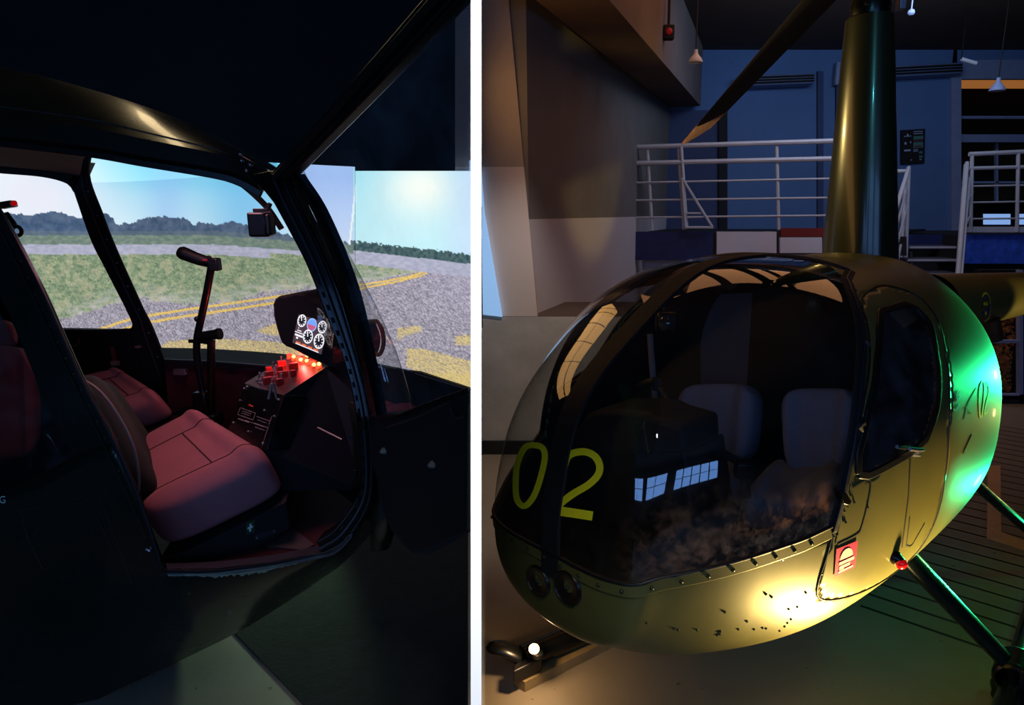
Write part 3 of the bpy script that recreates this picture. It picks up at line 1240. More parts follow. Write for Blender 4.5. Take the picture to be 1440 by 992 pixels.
# 02 on the bubble
def stroke_px(line, wpx, name, m, parent, off=.002, closed=False, n=50, smooth=True):
    pts = resample([(a, c_, 0) for a, c_ in (line + line[:1] if closed else line)], n, smooth)
    Av, Bv, V = [], [], []
    for i, p in enumerate(pts):
        if closed:
            a, c_ = pts[i - 1 if i else -2], pts[i + 1 if i < n - 1 else 1]
        else:
            a, c_ = pts[max(0, i - 1)], pts[min(n - 1, i + 1)]
        t = (c_ - a).normalized()
        nn = Vector((-t.y, t.x, 0)) * wpx / 2
        qa = on_px(p.x + nn.x, p.y + nn.y, off)
        qb = on_px(p.x - nn.x, p.y - nn.y, off)
        if qa is None or qb is None:
            continue
        Av.append(qa)
        Bv.append(qb)
        V.append(surfn(p.x, p.y) * .0002)
    return MB().strip(Av, Bv, V).obj(name, m, parent, smooth=False)


zero = [(749, 626), (740, 629), (732, 642), (727, 660), (726, 690), (729, 705), (737, 712), (746, 706), (755, 690), (764, 660), (767, 640), (762, 629)]
o = stroke_px(zero, 8.5, 'number', 'yellow', heli, closed=True, n=70)
two = [(794, 656), (799, 643), (809, 637), (825, 636), (838, 643), (844, 656), (841, 669), (828, 682), (808, 694), (793, 705), (781, 716)]
stroke_px(two, 10, 'number', 'yellow', heli, n=60)
stroke_px([(776, 717), (834, 726)], 13, 'number', 'yellow', heli, n=12, smooth=False)
# small 02 and crest on the rear flank
stroke_px([(1381, 536), (1378, 545), (1377, 565), (1378, 585), (1380, 587), (1382, 575), (1384, 555), (1384, 540)], 1.9, 'flank_number', 'yellow', heli, off=.0007, closed=True, n=40)
stroke_px([(1386, 548), (1388, 538), (1390, 541), (1390, 555), (1386, 570), (1384, 583)], 1.9, 'flank_number', 'yellow', heli, off=.0007, n=24)
stroke_px([(1383.5, 583.5), (1388, 580)], 1.9, 'flank_number', 'yellow', heli, off=.0007, n=5, smooth=False)
stroke_px([(1348.5, 549), (1346.2, 552), (1345.5, 558), (1346.5, 563), (1349, 562), (1350.6, 556), (1350.3, 551)], 1.3, 'crest', 'mint', heli, off=.0007, closed=True, n=30)
stroke_px([(1345.5, 556.5), (1350.5, 555)], 1.0, 'crest', 'mint', heli, off=.0007, n=4, smooth=False)
stroke_px([(1348.6, 552), (1348, 561)], 1.0, 'crest', 'mint', heli, off=.0007, n=4, smooth=False)
stroke_px([(1341, 575), (1343.5, 579), (1349.5, 568)], 1.8, 'crest', 'mint', heli, off=.0007, n=10, smooth=False)
# scratches/tape near the flank mark
stroke_px([(1374, 545), (1362, 568), (1356, 590)], 1.6, 'scuff', 'black', heli, off=.0006, n=14)
stroke_px([(1357, 572), (1366, 582)], 1.4, 'scuff', 'black', heli, off=.0006, n=6, smooth=False)

# pink sticker
def px_poly(pts, name, m, parent, off=.003, sub=8):
    """flat decal: quad subdivided onto the skin"""
    a, b_, c_, d_ = [Vector((x, y, 0)) for x, y in pts]
    rows = []
    for i in range(sub + 1):
        r_ = []
        for j in range(sub + 1):
            q = a.lerp(b_, j / sub).lerp(d_.lerp(c_, j / sub), i / sub)
            r_.append(on_px(q.x, q.y, off))
        rows.append(r_)
    return MB().grid(rows).obj(name, m, parent)


stk = px_poly([(1175, 772), (1205, 760), (1201, 797), (1172, 811)], 'sticker', 'pink', heli)
def stkp(u, v):
    a, b_, c_, d_ = (1175, 772), (1205, 760), (1201, 797), (1172, 811)
    x = (a[0] * (1 - u) + b_[0] * u) * (1 - v) + (d_[0] * (1 - u) + c_[0] * u) * v
    y = (a[1] * (1 - u) + b_[1] * u) * (1 - v) + (d_[1] * (1 - u) + c_[1] * u) * v
    return (x, y)


dome = []
for k in range(13):
    a = PI * k / 12
    x, y = stkp(.5 - .3 * math.cos(a), .46 - .34 * math.sin(a))
    dome.append(on_px(x, y, .0045))
mb = MB()
mb.add(dome, [tuple(range(13))])
for (u0, u1, v0, v1) in ((.17, .88, .53, .64), (.2, .7, .685, .79), (.2, .42, .80, .83), (.17, .86, .855, .92)):
    mb.quad(*[on_px(*stkp(a, c_), .0045) for a, c_ in ((u0, v0), (u1, v0), (u1, v1), (u0, v1))])
mb.obj('sticker_print', 'cream', stk)

# hinge, handles, nav light
p = on_px(1182, 698)
n = surfn(1182, 698)
mb = MB()
mb.prism([on_px(1174, 688, -.002), on_px(1182, 690, -.002), on_px(1190, 702, -.002), on_px(1186, 708, -.002), on_px(1178, 706, -.002), on_px(1175, 698, -.002)], n * .022)
mb.obj('hinge', 'black_satin', heli, bevel=.003)
p = on_px(1283, 634)
n = surfn(1283, 634)
hd = MB().tube([on_px(1270, 630, .018), on_px(1280, 631, .02), on_px(1289, 631, .018)], .006, 8).obj('door_handle', 'metal', heli, smooth=True)
MB().tube([on_px(1285, 632, -.002), on_px(1285, 634, .018)], .008, 8).tube([on_px(1281, 639, 0), on_px(1288, 639, .01)], .006, 8).obj('boss', 'metal', hd, smooth=True)
mb = MB()
mb.lathe(on_px(1219, 484), surfn(1219, 484), [(.009, 0), (.009, .004), (.004, .006), (.001, .006)], 12)
mb.lathe(on_px(1219, 486, 0), surfn(1219, 486), [(.005, 0), (.005, .009), (.001, .009)], 10)
mb.obj('latch', 'metal', heli, smooth=True)
p = on_px(1257, 783)
n = surfn(1257, 783)
nl = MB().lathe(p - n * .004, n, [(.02, 0), (.02, .012), (.016, .018), (.012, .03), (.001, .034)], 16).obj('position_light', 'black_satin', heli, smooth=True)
MB().ball(p + n * .022 + Vector((0, 0, -.006)), .017, 10).obj('lens', 'red_lens', nl, smooth=True)
# landing lights in the chin
M['chrome'] = mat('reflector chrome', (0.85, 0.87, 0.92), 0.08, 1.0)
for (x, y, r_) in ((758, 817, .040), (799, 826, .043)):
    p = on_px(x, y)
    n = (surfn(x, y) + fw).normalized()
    hl = MB().lathe(p - n * .012, n, [(r_, 0), (r_ * 1.12, .014), (r_ * 1.05, .02), (r_ * .98, .016)], 28).obj('landing_light', 'black_satin', heli, smooth=True)
    MB().lathe(p, n, [(.004, -.022 + .016), (.012, -.018 + .016), (.024, -.006 + .012), (r_, .006)], 28).obj('reflector', 'chrome', hl, smooth=True)
    MB().ball(p + n * .004, .005, 8).obj('bulb', 'seal', hl, smooth=True)

# ---- interior
def PU(x, y, u):
    return Ppl(x, y, L2W(u, 0, 1), fw)


inn = MB()
# rear bulkhead, cabin floor, firewall under the panel
bulk = []
for k in range(40):
    a = 2 * PI * k / 40
    d_ = lf * math.cos(a) + Vector((0, 0, 1)) * math.sin(a)
    h, n = cast(L2W(-.62, 0, 1.0) + d_ * 3, -d_)
    bulk.append(L2W(-.62, 0, 1.0).lerp(h, .965))
MB().prism(bulk, -fw * .02).obj('bulkhead', 'black_matt', heli)
flr = []
for k in range(40):
    a = 2 * PI * k / 40
    d_ = lf * math.cos(a) + fw * math.sin(a)
    h, n = cast(L2W(.2, 0, .56) + d_ * 3, -d_)
    if h is None:
        continue
    q = L2W(.2, 0, .56).lerp(h, .94)
    lu = W2L(q)
    flr.append(L2W(max(lu[0], -.6), lu[1], .56))
MB().prism(flr, (0, 0, -.02)).obj('cabin_floor', 'carpet_dark', heli)
# headliner under the roof
rows = []
for k in range(14):
    u = .10 - .72 * k / 13
    row = []
    for j in range(17):
        v = -.5 + 1.0 * j / 16
        h, n = cast(L2W(u, v, 3), (0, 0, -1))
        row.append(h - Vector((0, 0, .03)) if h else L2W(u, v, 1.3))
    rows.append(row)
MB().grid(rows).obj('headliner', 'tan_liner', heli, smooth=True)
# clear-view pane strip in the bulkhead reads as lighter fabric wall
MB().quad(PU(985, 415, -.59), PU(1058, 412, -.59), PU(1050, 545, -.59), PU(985, 540, -.59)).obj('bulkhead_panel', 'headliner', heli)
# light curved far door post
pl = [PU(x, y, .25) for x, y in ((914, 470), (916, 500), (919, 540), (921, 570), (917, 586))]
MB().tube(resample(pl, 20), .012, 8).obj('door_post', 'headliner', heli, smooth=True)
# instrument pod seen through the nose
pod = []
base = [(806, 640), (806, 608), (815, 595), (822, 584), (838, 577), (875, 577), (905, 580), (920, 588), (960, 600), (962, 640)]
MB().prism([PU(x, y, .55) for x, y in base], -fw * .22).obj('instrument_pod', 'black_matt', heli, bevel=.02)
MB().prism([PU(x, y, .45) for x, y in ((925, 612), (965, 592), (957, 608), (935, 618))], -fw * .06).obj('instrument_flap', 'black', heli)
MB().prism([PU(x, y, .5) for x, y in ((815, 636), (962, 636), (985, 800), (830, 800))], -fw * .25).obj('console', 'black_matt', heli, bevel=.01)
# bundle that hangs from the roof (compass camera)
cmp_ = MB().box(PU(937, 453, .3), (.075, .06, .075)).obj('compass', 'black_satin', heli, bevel=.012)
MB().lathe(PU(936, 455, .34), fw, [(.001, .0), (.02, .0), (.024, .012), (.018, .02), (.001, .018)], 16).obj('dial', 'glass_dark', cmp_, smooth=True)
MB().tube([PU(935, 440, .3), PU(925, 405, .25)], .008, 6).obj('bracket', 'black', cmp_)
# T bar cyclic
cy = MB().tube([PU(918, 537, .25), PU(932, 552, .25), PU(950, 585, .28), PU(965, 605, .3), PU(1000, 628, .32), PU(1048, 655, .34)], [.011, .011, .011, .012, .013, .015], 10).obj('cyclic_stick', 'seal', heli, smooth=True)
MB().tube([PU(897, 546, .27), PU(905, 542, .27), PU(922, 535, .25)], [.014, .019, .017], 10).obj('grip', 'black', cy, smooth=True)
MB().box(PU(924, 540, .25), (.035, .03, .05)).obj('switch_box', 'black', cy, bevel=.006)
MB().tube([PU(985, 617, .31), PU(992, 608, .31)], .009, 8).obj('knob', 'black_satin', cy, smooth=True)
MB().box(PU(1046, 660, .34), (.06, .05, .06)).obj('pivot', 'black', cy, bevel=.01)
MB().tube([PU(1050, 700, .34), PU(1046, 662, .34)], .016, 8).obj('column', 'black', cy, smooth=True)


def hall_seat(bk, cu, u, label=None):
    r = empty('seat', (0, 0, 0), None, None)
    del_ = r
    r.parent = heli
    r.matrix_parent_inverse = heli.matrix_basis.inverted()
    q = [PU(x, y, uu) for (x, y), uu in zip(bk, (u, u, u - .12, u - .12))]
    n_ = (fw * 1.0 + Vector((0, 0, .25)))
    MB().cushion(q[0], q[1], q[2], q[3], n_, .10, p=5, rnd=.22, bol=.035, bol_t=0.0).obj('backrest', 'seat_grey', r, smooth=True, merge=.0005)
    q = [PU(x, y, uu) for (x, y), uu in cu]
    MB().cushion(q[0], q[1], q[2], q[3], (0, 0, 1), .12, p=5, rnd=.15, bol=.03).obj('cushion', 'seat_grey', r, smooth=True, merge=.0005)
    zz = min(p.z for p in q)
    MB().prism([Vector((p.x, p.y, .57)) for p in q], (0, 0, zz - .10 - .57)).obj('seat_base', 'black_matt', r)
    return r


hall_seat([(955, 655), (1062, 655), (1073, 540), (962, 540)], [((935, 712), .22), ((1035, 712), .22), ((1050, 655), -.12), ((962, 655), -.12)], -.1)
hall_seat([(1112, 665), (1200, 665), (1215, 546), (1104, 546)], [((1035, 728), .3), ((1162, 728), .3), ((1190, 668), -.05), ((1085, 668), -.05)], -.02)
# head sets / cable
MB().tube(resample([PU(1120, 395, -.3), PU(1128, 370, -.3), PU(1150, 372, -.3), PU(1158, 400, -.3)], 16), .008, 6).obj('headset_band', 'black', heli, smooth=True)
MB().ball(PU(1145, 428, -.3), .035, 8, (1, 1, 1.2)).obj('headset_cup', mat('teal cup', rgb(30, 60, 60), .4), heli, smooth=True)
MB().tube([PU(1075, 571, -.3), PU(1115, 571, -.3)], .012, 8).obj('cross_bar', 'black_satin', heli, smooth=True)

# ---- mast, rotor
mY = 2.98
pb = [P(1160, 362, mY), P(1260, 362, mY)]
ptp = [P(1192, 27, mY), P(1253, 27, mY)]
cb = (pb[0] + pb[1]) / 2
ct_ = (ptp[0] + ptp[1]) / 2
rb, rt = (pb[1].x - pb[0].x) / 2, (ptp[1].x - ptp[0].x) / 2
rows = []
for k in range(16):
    f = k / 15
    c = cb.lerp(ct_, f) + Vector((0, 0, -.12 * (1 - f)))
    r_ = rb + (rt - rb) * f
    rows.append([c + Vector((math.cos(a), math.sin(a) * 1.25, 0)) * r_ for a in [2 * PI * j / 48 for j in range(48)]])
mast = MB().grid(rows, True).add(rows[-1], [tuple(range(48))]).obj('mast_fairing', 'mast_paint', heli, smooth=True)
MB().tube([ct_ + Vector((0, 0, -.05)), ct_ + Vector((0, 0, .35))], .05, 16).obj('mast_tube', 'black_satin', heli, smooth=True)
hub = MB().lathe(ct_ + Vector((0, 0, .01)), (0, 0, 1), [(rt * .85, 0), (rt * .9, .04), (rt * .7, .1), (.06, .12), (.06, .3), (.001, .3)], 24).obj('swashplate', 'black_satin', heli, smooth=True)
MB().box(ct_ + Vector((.12, -.02, .06)), (.03, .04, .06)).box(ct_ + Vector((-.08, -.1, .07)), (.05, .02, .03)).each('linkage', 'metal', hub, bevel=.004)
# blade, drooping forward; a real aerofoil section
root = P(1165, -26, 3.05)
tip = P(957, 206, 4.3)
tip2 = P(998, 181, 4.3)
ax = (tip - root).normalized()
ch_ = (tip2 - tip)
prof = [(0, 0), (.08, .012), (.3, .016), (.7, .008), (1, 0), (.7, -.004), (.3, -.007), (.08, -.006)]
root_a = P(1138, -12, 3.05)
root_b = P(1182, -6, 3.05)
ext = 0.0


def blade_seg(f0, f1, name, m_, n=10):
    rows = []
    for k in range(n + 1):
        f = f0 + (f1 - f0) * k / n
        le = root_a.lerp(P(957, 204, 4.3), f)
        te = root_b.lerp(P(1000, 180, 4.3), f)
        rows.append([le.lerp(te, a) + Vector((0, 0, h * 1.2)) for a, h in prof])
    mb_ = MB().grid(rows, True)
    mb_.add(rows[0], [tuple(range(8))])
    mb_.add(rows[-1], [tuple(range(8))])
    return mb_.obj(name, m_, blade_root, smooth=True)


blade_root = empty('rotor_blade', root_a, None, None)
blade_root.parent = heli
blade_root.matrix_parent_inverse = heli.matrix_basis.inverted()
blade_seg(-.12, .83, 'blade_skin', 'black_matt')
blade_seg(.83, 1.0, 'blade_tip', mat('bare tan blade tip', rgb(235, 185, 130), .6, var=.25, vscale=40), 3)
MB().box(root_a.lerp(root_b, .5) + Vector((.02, -.1, .1)), (.1, .5, .07), Matrix.Rotation(-.4, 3, 'Z')).obj('blade_grip', 'black_satin', blade_root, bevel=.01)

# ---- tail boom
c0 = P(1300, 432, 3.55)
c1 = P(1540, 398, 6.2)
rows = []
for k in range(12):
    f = k / 11
    c = c0.lerp(c1, f)
    r_ = .185 - .07 * f
    axd = (c1 - c0).normalized()
    s1 = axd.cross(Vector((0, 0, 1))).normalized()
    s2 = s1.cross(axd)
    rows.append([c + (s1 * math.cos(a) + s2 * math.sin(a)) * r_ for a in [2 * PI * j / 40 for j in range(40)]])
boom = MB().grid(rows, True).add(rows[-1], [tuple(range(40))]).obj('tail_boom', 'paint', heli, smooth=True)
boom_bvh = BVHTree.FromPolygons([p for r_ in rows for p in r_], [(i * 40 + j, i * 40 + (j + 1) % 40, (i + 1) * 40 + (j + 1) % 40, (i + 1) * 40 + j) for i in range(11) for j in range(40)])


def on_boom(x, y, off):
    d = D(x, y).normalized()
    h, n, i, t = boom_bvh.ray_cast(CAM, d)
    if h is None:
        return None
    return h - d * off


def boomdisc(cx, cy, rx, ry, off, m_, name, par, half=False):
    pts = []
    for k in range(25):
        a = 2 * PI * k / 24
        q = on_boom(cx + rx * math.cos(a), cy + ry * math.sin(a), off)
        if q:
            pts.append(q)
    return MB().add(pts, [tuple(range(len(pts)))]).obj(name, m_, par)


rd = boomdisc(1386, 432, 7.5, 21, .004, 'yellow', 'roundel', boom)
boomdisc(1386, 432, 5.5, 18, .006, 'navy', 'roundel_field', rd)
for (x, y) in ((1384.6, 427), (1388, 427), (1386.3, 440)):
    q = [(x - 1.4, y + 3), (x - 1.7, y - 3), (x - .6, y), (x, y - 3.6), (x + .6, y), (x + 1.7, y - 3), (x + 1.4, y + 3)]
    pts = [on_boom(a, c_, .008) for a, c_ in q]
    if all(pts):
        MB().add(pts, [tuple(range(7))]).obj('crown', 'yellow', rd)

# exhaust / engine parts below the tail
MB().tube([P(1392, 450, 3.9), P(1398, 478, 3.9)], .055, 14).obj('exhaust', mat('rusty exhaust', rgb(90, 55, 30), .6, .4, var=.3), heli, smooth=True)

# ---- landing gear
def fairing(a, c_, wd, name):
    ax = (c_ - a).normalized()
    s1 = ax.cross(fw).normalized()
    s2 = fw
    rows = []
    for k in range(7):
        f = k / 6
        c = a.lerp(c_, f)
        ww = wd * (1 + .25 * (1 - f))
        rows.append([c + s1 * math.cos(t) * ww * .55 + s2 * math.sin(t) * ww for t in [2 * PI * j / 20 for j in range(20)]])
    return MB().grid(rows, True).add(rows[0], [tuple(range(20))]).add(rows[-1], [tuple(range(20))]).obj(name, 'green_paint', heli, smooth=True)


foot1 = PZ(1428, 945, .13)
foot2 = PZ(1478, 775, .13)
fairing(P(1268, 775, 2.0), foot1, .042, 'strut')
fairing(P(1366, 675, 2.62), foot2, .034, 'strut')
fairing(L2W(.25, -.45, .55), L2W(.3, -.78, .12), .04, 'strut')
fairing(L2W(-.8, -.42, .55), L2W(-.8, -.78, .12), .04, 'strut')
sd = (foot2 - foot1)
sd.z = 0
sd.normalize()
s0 = foot1 - sd * .6
s0.z = .1
sk = MB().tube([s0 - sd * .25 + Vector((0, 0, .12)), s0 - sd * .12 + Vector((0, 0, .03)), s0, foot2 + sd * .7 - Vector((0, 0, .03))], .038, 12).obj('skid', 'green_paint', heli, smooth=True)
cp = MB()
cp.lathe(foot1 - sd * .07, sd, [(.05, 0), (.065, .01), (.065, .13), (.05, .14)], 16)
cp.box(foot1 + Vector((.03, -.02, -.02)), (.13, .11, .16))
cp.obj('clamp', 'black_satin', sk, bevel=.008)
mb = MB()
a = PZ(1429, 930, .16)
mb.tube([a + Vector((.02 * math.cos(t), 0, .02 * math.sin(t))) for t in [PI * k / 8 for k in range(2, 14)]], .005, 6)
mb.tube([PZ(1437, 930, .15), PZ(1434, 938, .14), PZ(1430, 940, .14)], .006, 6)
mb.tube([PZ(1408, 945, .1), PZ(1414, 948, .09)], .006, 6)
mb.obj('shackle', 'metal', sk, smooth=True)
MB().tube([PZ(1402, 975, .01) + Vector((.022 * math.cos(t), .022 * math.sin(t), .005 + .02 * (1 + math.sin(t)))) for t in [2 * PI * k / 16 for k in range(16)]], .004, 6, closed=True).obj('ground_ring', 'black', sk, smooth=True)
# weight blocks under the skid
MB().box((foot1.x + .06, foot1.y - .1, .035), (.22, .28, .07)).obj('foot_pad', 'black', sk, bevel=.01)

# right skid that shows left of the nose
k0, k1 = PZ(735, 925, .09), PZ(832, 884, .09)
sdir = (k1 - k0)
sdir.z = 0
sdir.normalize()
k2 = k1 + sdir * 1.6
skr = MB().tube([k0, k1, k2], .045, 12).obj('skid', M['black_satin'], heli, smooth=True)
# upswept flattened toe
rows = []
for k in range(12):
    f = k / 11
    c = k0.lerp(P(683, 911, k0.y - .02), f)
    c = c + Vector((0, 0, .012 * math.sin(f * PI)))
    hw = .038 * math.sqrt(max(0, 1 - (f) ** 3)) + .002
    rows.append([c + Vector((0, math.cos(a) * hw * 1.0, math.sin(a) * hw * .75)) for a in [2 * PI * j / 14 for j in range(14)]])
MB().grid(rows, True).add(rows[-1], [tuple(range(14))]).obj('skid_toe', 'black_satin', skr, smooth=True)
MB().prism([PZ(722, 945, .10), PZ(762, 926, .10), PZ(760, 915, .10), PZ(722, 935, .10)], (0, 0, -.055)).obj('skid_shoe', 'black', skr, bevel=.005)
lp = P(751, 913, k0.y - .07)
mb = MB()
mb.lathe(lp + Vector((.01, .015, -.045)), (0, 0, 1), [(.016, 0), (.022, .01), (.022, .02), (.012, .03)], 14)
lh = empty('ground_lamp', Vector((lp.x, lp.y, .1)), 'small glowing warm lamp perched on the black skid toe left of the nose', 'lamp')
mb.obj('socket', 'black', lh, smooth=True)
MB().ball(lp, .019, 10, (1, 1, .9)).obj('bulb', mat('warm bulb', (1, .8, .5), .3, emit=(1.0, .62, .28), es=9), lh, smooth=True)
mb = MB()
mb.prism([PZ(722, 951, .042), PZ(738, 960, .042), PZ(870, 894, .042), PZ(850, 889, .042)], (0, 0, -.042))
o = mb.obj('timber_batten', 'wood')
tag(o, 'long pale timber batten lying on the floor beside the black skid under the nose', 'plank')

# ================================================================== THE SIMULATOR ROOM (left of the partition)
def lerpc(a, b, t):
    t = max(0, min(1, t))
    return tuple(x + (y - x) * t for x, y in zip(a, b))


def nz(x, y, s=1.0, o=3):
    return noise.fractal(Vector((x * s, y * s, 3.1)), 0.7, 2.0, o)


def tab2(tab, x):
    if x <= tab[0][0]:
        return tab[0][1]
    for (a, b_), (c_, d_) in zip(tab, tab[1:]):
        if x <= c_:
            t = (x - a) / (c_ - a)
            return b_ + (d_ - b_) * t
    return tab[-1][1]


def dist_line(x, y, pts):
    best = 1e9
    for (x1, y1), (x2, y2) in zip(pts, pts[1:]):
        dx, dy = x2 - x1, y2 - y1
        t = max(0, min(1, ((x - x1) * dx + (y - y1) * dy) / (dx * dx + dy * dy)))
        best = min(best, math.hypot(x - x1 - t * dx, y - y1 - t * dy))
    return best


def scene_colour(x, y):
    """the projected airfield film, sampled over the screen"""
    hz = 331 + max(0, x - 300) * 0.072
    if x < 497:
        # sky
        top, mid, low = (112, 205, 240), (165, 225, 248), (214, 238, 250)
        k = (y - 215) / 100
        c = lerpc(lerpc(top, mid, k * 1.6), low, (k - .45) * 1.6)
        c = lerpc((232, 242, 250), c, (x - 20) / 190)
        d = math.hypot(x - 70, (y - 272) * 1.2)
        c = lerpc(c, (250, 235, 245), .55 * math.exp(-(d / 75) ** 2))
        c = lerpc(c, (96, 180, 235), .55 * math.exp(-((x - 345) / 55) ** 2))
        c = lerpc(c, (150, 190, 250), .4 * math.exp(-((x - 235) / 30) ** 2))
        if x > 415:
            c = lerpc((165, 195, 245), (205, 222, 250), (y - 250) / 90)
        tt = tab2([(0, 299), (40, 303), (75, 297), (110, 305), (135, 303), (150, 300), (158, 305), (163, 316), (190, 313), (205, 306), (235, 305), (262, 308), (272, 318), (282, 313), (300, 315), (312, 315), (325, 311), (345, 316), (380, 322), (420, 335), (470, 338), (497, 340)], x) + 3.0 * nz(x, y, .12)
        if y > tt and y < hz:
            c = lerpc((64, 84, 112), (92, 108, 132), .5 + .9 * nz(x, y, .09))
            if y > hz - 6:
                c = lerpc(c, (120, 130, 130), .4)
            c = lerpc(c, (70, 110, 160), .3 * (1 if nz(x, y, .3) > .2 and x < 130 else 0))
    else:
        c = lerpc((150, 222, 240), (190, 236, 246), (y - 240) / 90)
        d = math.hypot((x - 592) * .8, y - 264)
        c = lerpc(c, (255, 252, 235), 1.05 * math.exp(-(d / 34) ** 2))
        c = lerpc(c, (235, 246, 244), .6 * math.exp(-(d / 75) ** 2))
        c = lerpc(c, (205, 215, 246), .8 * max(0, (x - 615) / 60))
        tt = 339 + (x - 497) * .115 + 3.5 * nz(x, y, .25)
        hz = 352 + (x - 497) * .118
        if y > tt and y < hz:
            c = lerpc((52, 74, 84), (88, 112, 108), .5 + .9 * nz(x, y, .2))
    if y >= hz:
        g_ = nz(x, y * 2.2, .11)
        gf = nz(x, y * 1.7, .85, 4)
        if x < 497 and y < hz + 13:
            c = lerpc((104, 124, 116), (132, 146, 132), .5 + g_)
        elif y < hz + 27 - (8 if x > 380 else 0):
            c = lerpc((164, 166, 186), (186, 184, 204), .5 + g_)
        else:
            edge = tab2([(0, 500), (30, 475), (80, 452), (120, 440), (170, 424), (200, 420), (260, 428), (330, 424), (365, 412), (430, 405), (500, 398), (560, 388), (600, 379), (612, 374), (590, 370), (662, 365)], x) if x < 600 else 340
            if x > 497:
                edge = tab2([(497, 398), (540, 391), (580, 384), (600, 376), (604, 370)], x) if x < 604 else 300
                if y < 366 + (x - 497) * .07:
                    edge = 300
            edge += 4 * g_
            if y < edge:
                c = lerpc((98, 120, 96), (164, 176, 140), .5 + .5 * g_ + .75 * gf)
                if y > edge - 26:
                    t = .5 + .8 * nz(x, y * 3, .05)
                    c = lerpc(c, (196, 190, 190), t * (1 - (edge - y) / 26))
                if nz(x + 90, y, .06) > .25:
                    c = lerpc(c, (206, 190, 160), .35)
            else:
                c = lerpc((118, 112, 126), (192, 184, 196), .5 + .3 * g_ + 1.1 * gf)
                c = lerpc(c, (196, 188, 214), .4 * max(0, min(1, (x - 540) / 100)) * max(0, 1 - (y - hz) / 90))
                Y1 = [(90, 480), (125, 468), (190, 447), (260, 436), (330, 426), (400, 416), (480, 405), (540, 396), (580, 388), (600, 381), (604, 377), (598, 374), (560, 373)]
                Y2 = [(110, 487), (145, 472), (200, 455), (260, 445), (330, 435), (400, 424), (480, 411), (550, 398), (592, 388), (606, 380), (607, 376), (600, 371)]
                lw = 1.7 if x < 480 else 1.3
                if dist_line(x, y, Y1) < lw + .5 * gf or dist_line(x, y, Y2) < lw + .5 * gf:
                    c = lerpc((222, 180, 90), (238, 206, 120), .5 + gf)
                ya = (236, 205, 110)
                for poly in ([(360, 466), (385, 456), (420, 452), (470, 462), (440, 474), (380, 472)],
                             [(215, 494), (240, 480), (300, 476), (400, 482), (480, 492), (480, 512), (300, 506), (220, 510)],
                             [(560, 462), (592, 459), (594, 466), (570, 472), (560, 480)],
                             [(640, 474), (675, 470), (675, 486), (640, 486)],
                             [(572, 490), (600, 492), (675, 512), (675, 556), (620, 540), (572, 516)],
                             [(520, 520), (575, 522), (590, 560), (520, 580)]):
                    if inpoly(x + 3 * gf, y + 2 * gf, poly):
                        c = lerpc(c, ya, .5 + .5 * gf)
                if y > 525 and x > 560:
                    c = lerpc(c, (230, 200, 110), .35)
    if x > 470 and x < 500 and y < 345:
        # soft bright joint of the two sheets
        d = abs(x - (503 - (y - 240) * .11))
        if d < 1.4:
            c = (240, 250, 255)
    return c


def screen(name, label, xs, depth, ytop, ybot, es):
    """emissive sheet; xs list of pixel-columns of its film"""
    n = 250
    mb = MB()
    cols = []
    rows = []
    for i in range(n + 1):
        r_ = []
        for x in xs:
            y0, y1 = ytop(x), ybot(x)
            y = y0 + (y1 - y0) * i / n
            r_.append(P(x, y, depth(x)))
            cols.append(scene_colour(x, y))
        rows.append(r_)
    mb.grid(rows)
    o = mb.obj(name, None)
    me = o.data
    at = me.color_attributes.new('film', 'FLOAT_COLOR', 'POINT')
    for k, c in enumerate(cols):
        c = rgb(*[max(0, min(255, v)) for v in c])
        at.data[k].color = (*c, 1)
    m = bpy.data.materials.new(name + '_film')
    m.use_nodes = True
    nt = m.node_tree
    b_ = nt.nodes['Principled BSDF']
    b_.inputs['Base Color'].default_value = (.02, .02, .02, 1)
    b_.inputs['Roughness'].default_value = .9
    b_.inputs['Specular IOR Level'].default_value = 0
    a = nt.nodes.new('ShaderNodeVertexColor')
    a.layer_name = 'film'
    nt.links.new(a.outputs['Color'], b_.inputs['Emission Color'])
    b_.inputs['Emission Strength'].default_value = es
    me.materials.append(m)
    tag(o, label, 'screen')
    # fabric thickness and border
    back = MB()
    top = [p for p in rows[0]]
    bot = [p for p in rows[-1]]
    back.strip([p + Vector((0, .03, 0)) for p in top], [p + Vector((0, .03, 0)) for p in bot], (0, .04, 0))
    back.obj('backing', M['black_matt'], o)
    for f in (.12, .88):
        p = rows[0][int(f * (len(xs) - 1))]
        MB().box((p.x, p.y + .1, p.z / 2), (.05, .05, p.z)).obj('leg', M['black_matt'], o)
    return o


def lin(a, b_, n):
    return [a + (b_ - a) * k / n for k in range(n + 1)]


screen('projection_screen', 'wide projection screen showing trees, grass and runway lines behind the cockpit', lin(-60, 499, 420), lambda x: 4.7,
       lambda x: 216 + .050 * (x - 126), lambda x: 560, 1.2)
screen('projection_screen', 'narrower angled projection screen showing a low sun over the runway, right of the bubble nose', lin(499.5, 667, 100), lambda x: 4.7 - .0026 * (x - 499),
       lambda x: 240.5, lambda x: 525 + (x - 585) * .32 if x > 560 else 517, 1.28)
# dark rear wall, dado below the screens
mb = MB()
mb.box((-3.805, 5.2, 1.95), (6.17, .1, 3.9))
structure(mb.obj('wall_north', wallmat('slate cloth', rgb(24, 36, 42), var=.2)))  # wall colour lifted to stand for lit haze on the door glass
mb = MB()
mb.prism([P(500, 515, 4.6), P(590, 524, 4.35), P(666, 549, 4.2), P(666, 700, 4.2), P(500, 700, 4.6)], (0, .04, 0))
structure(mb.obj('baseboard_rear', M['void']))
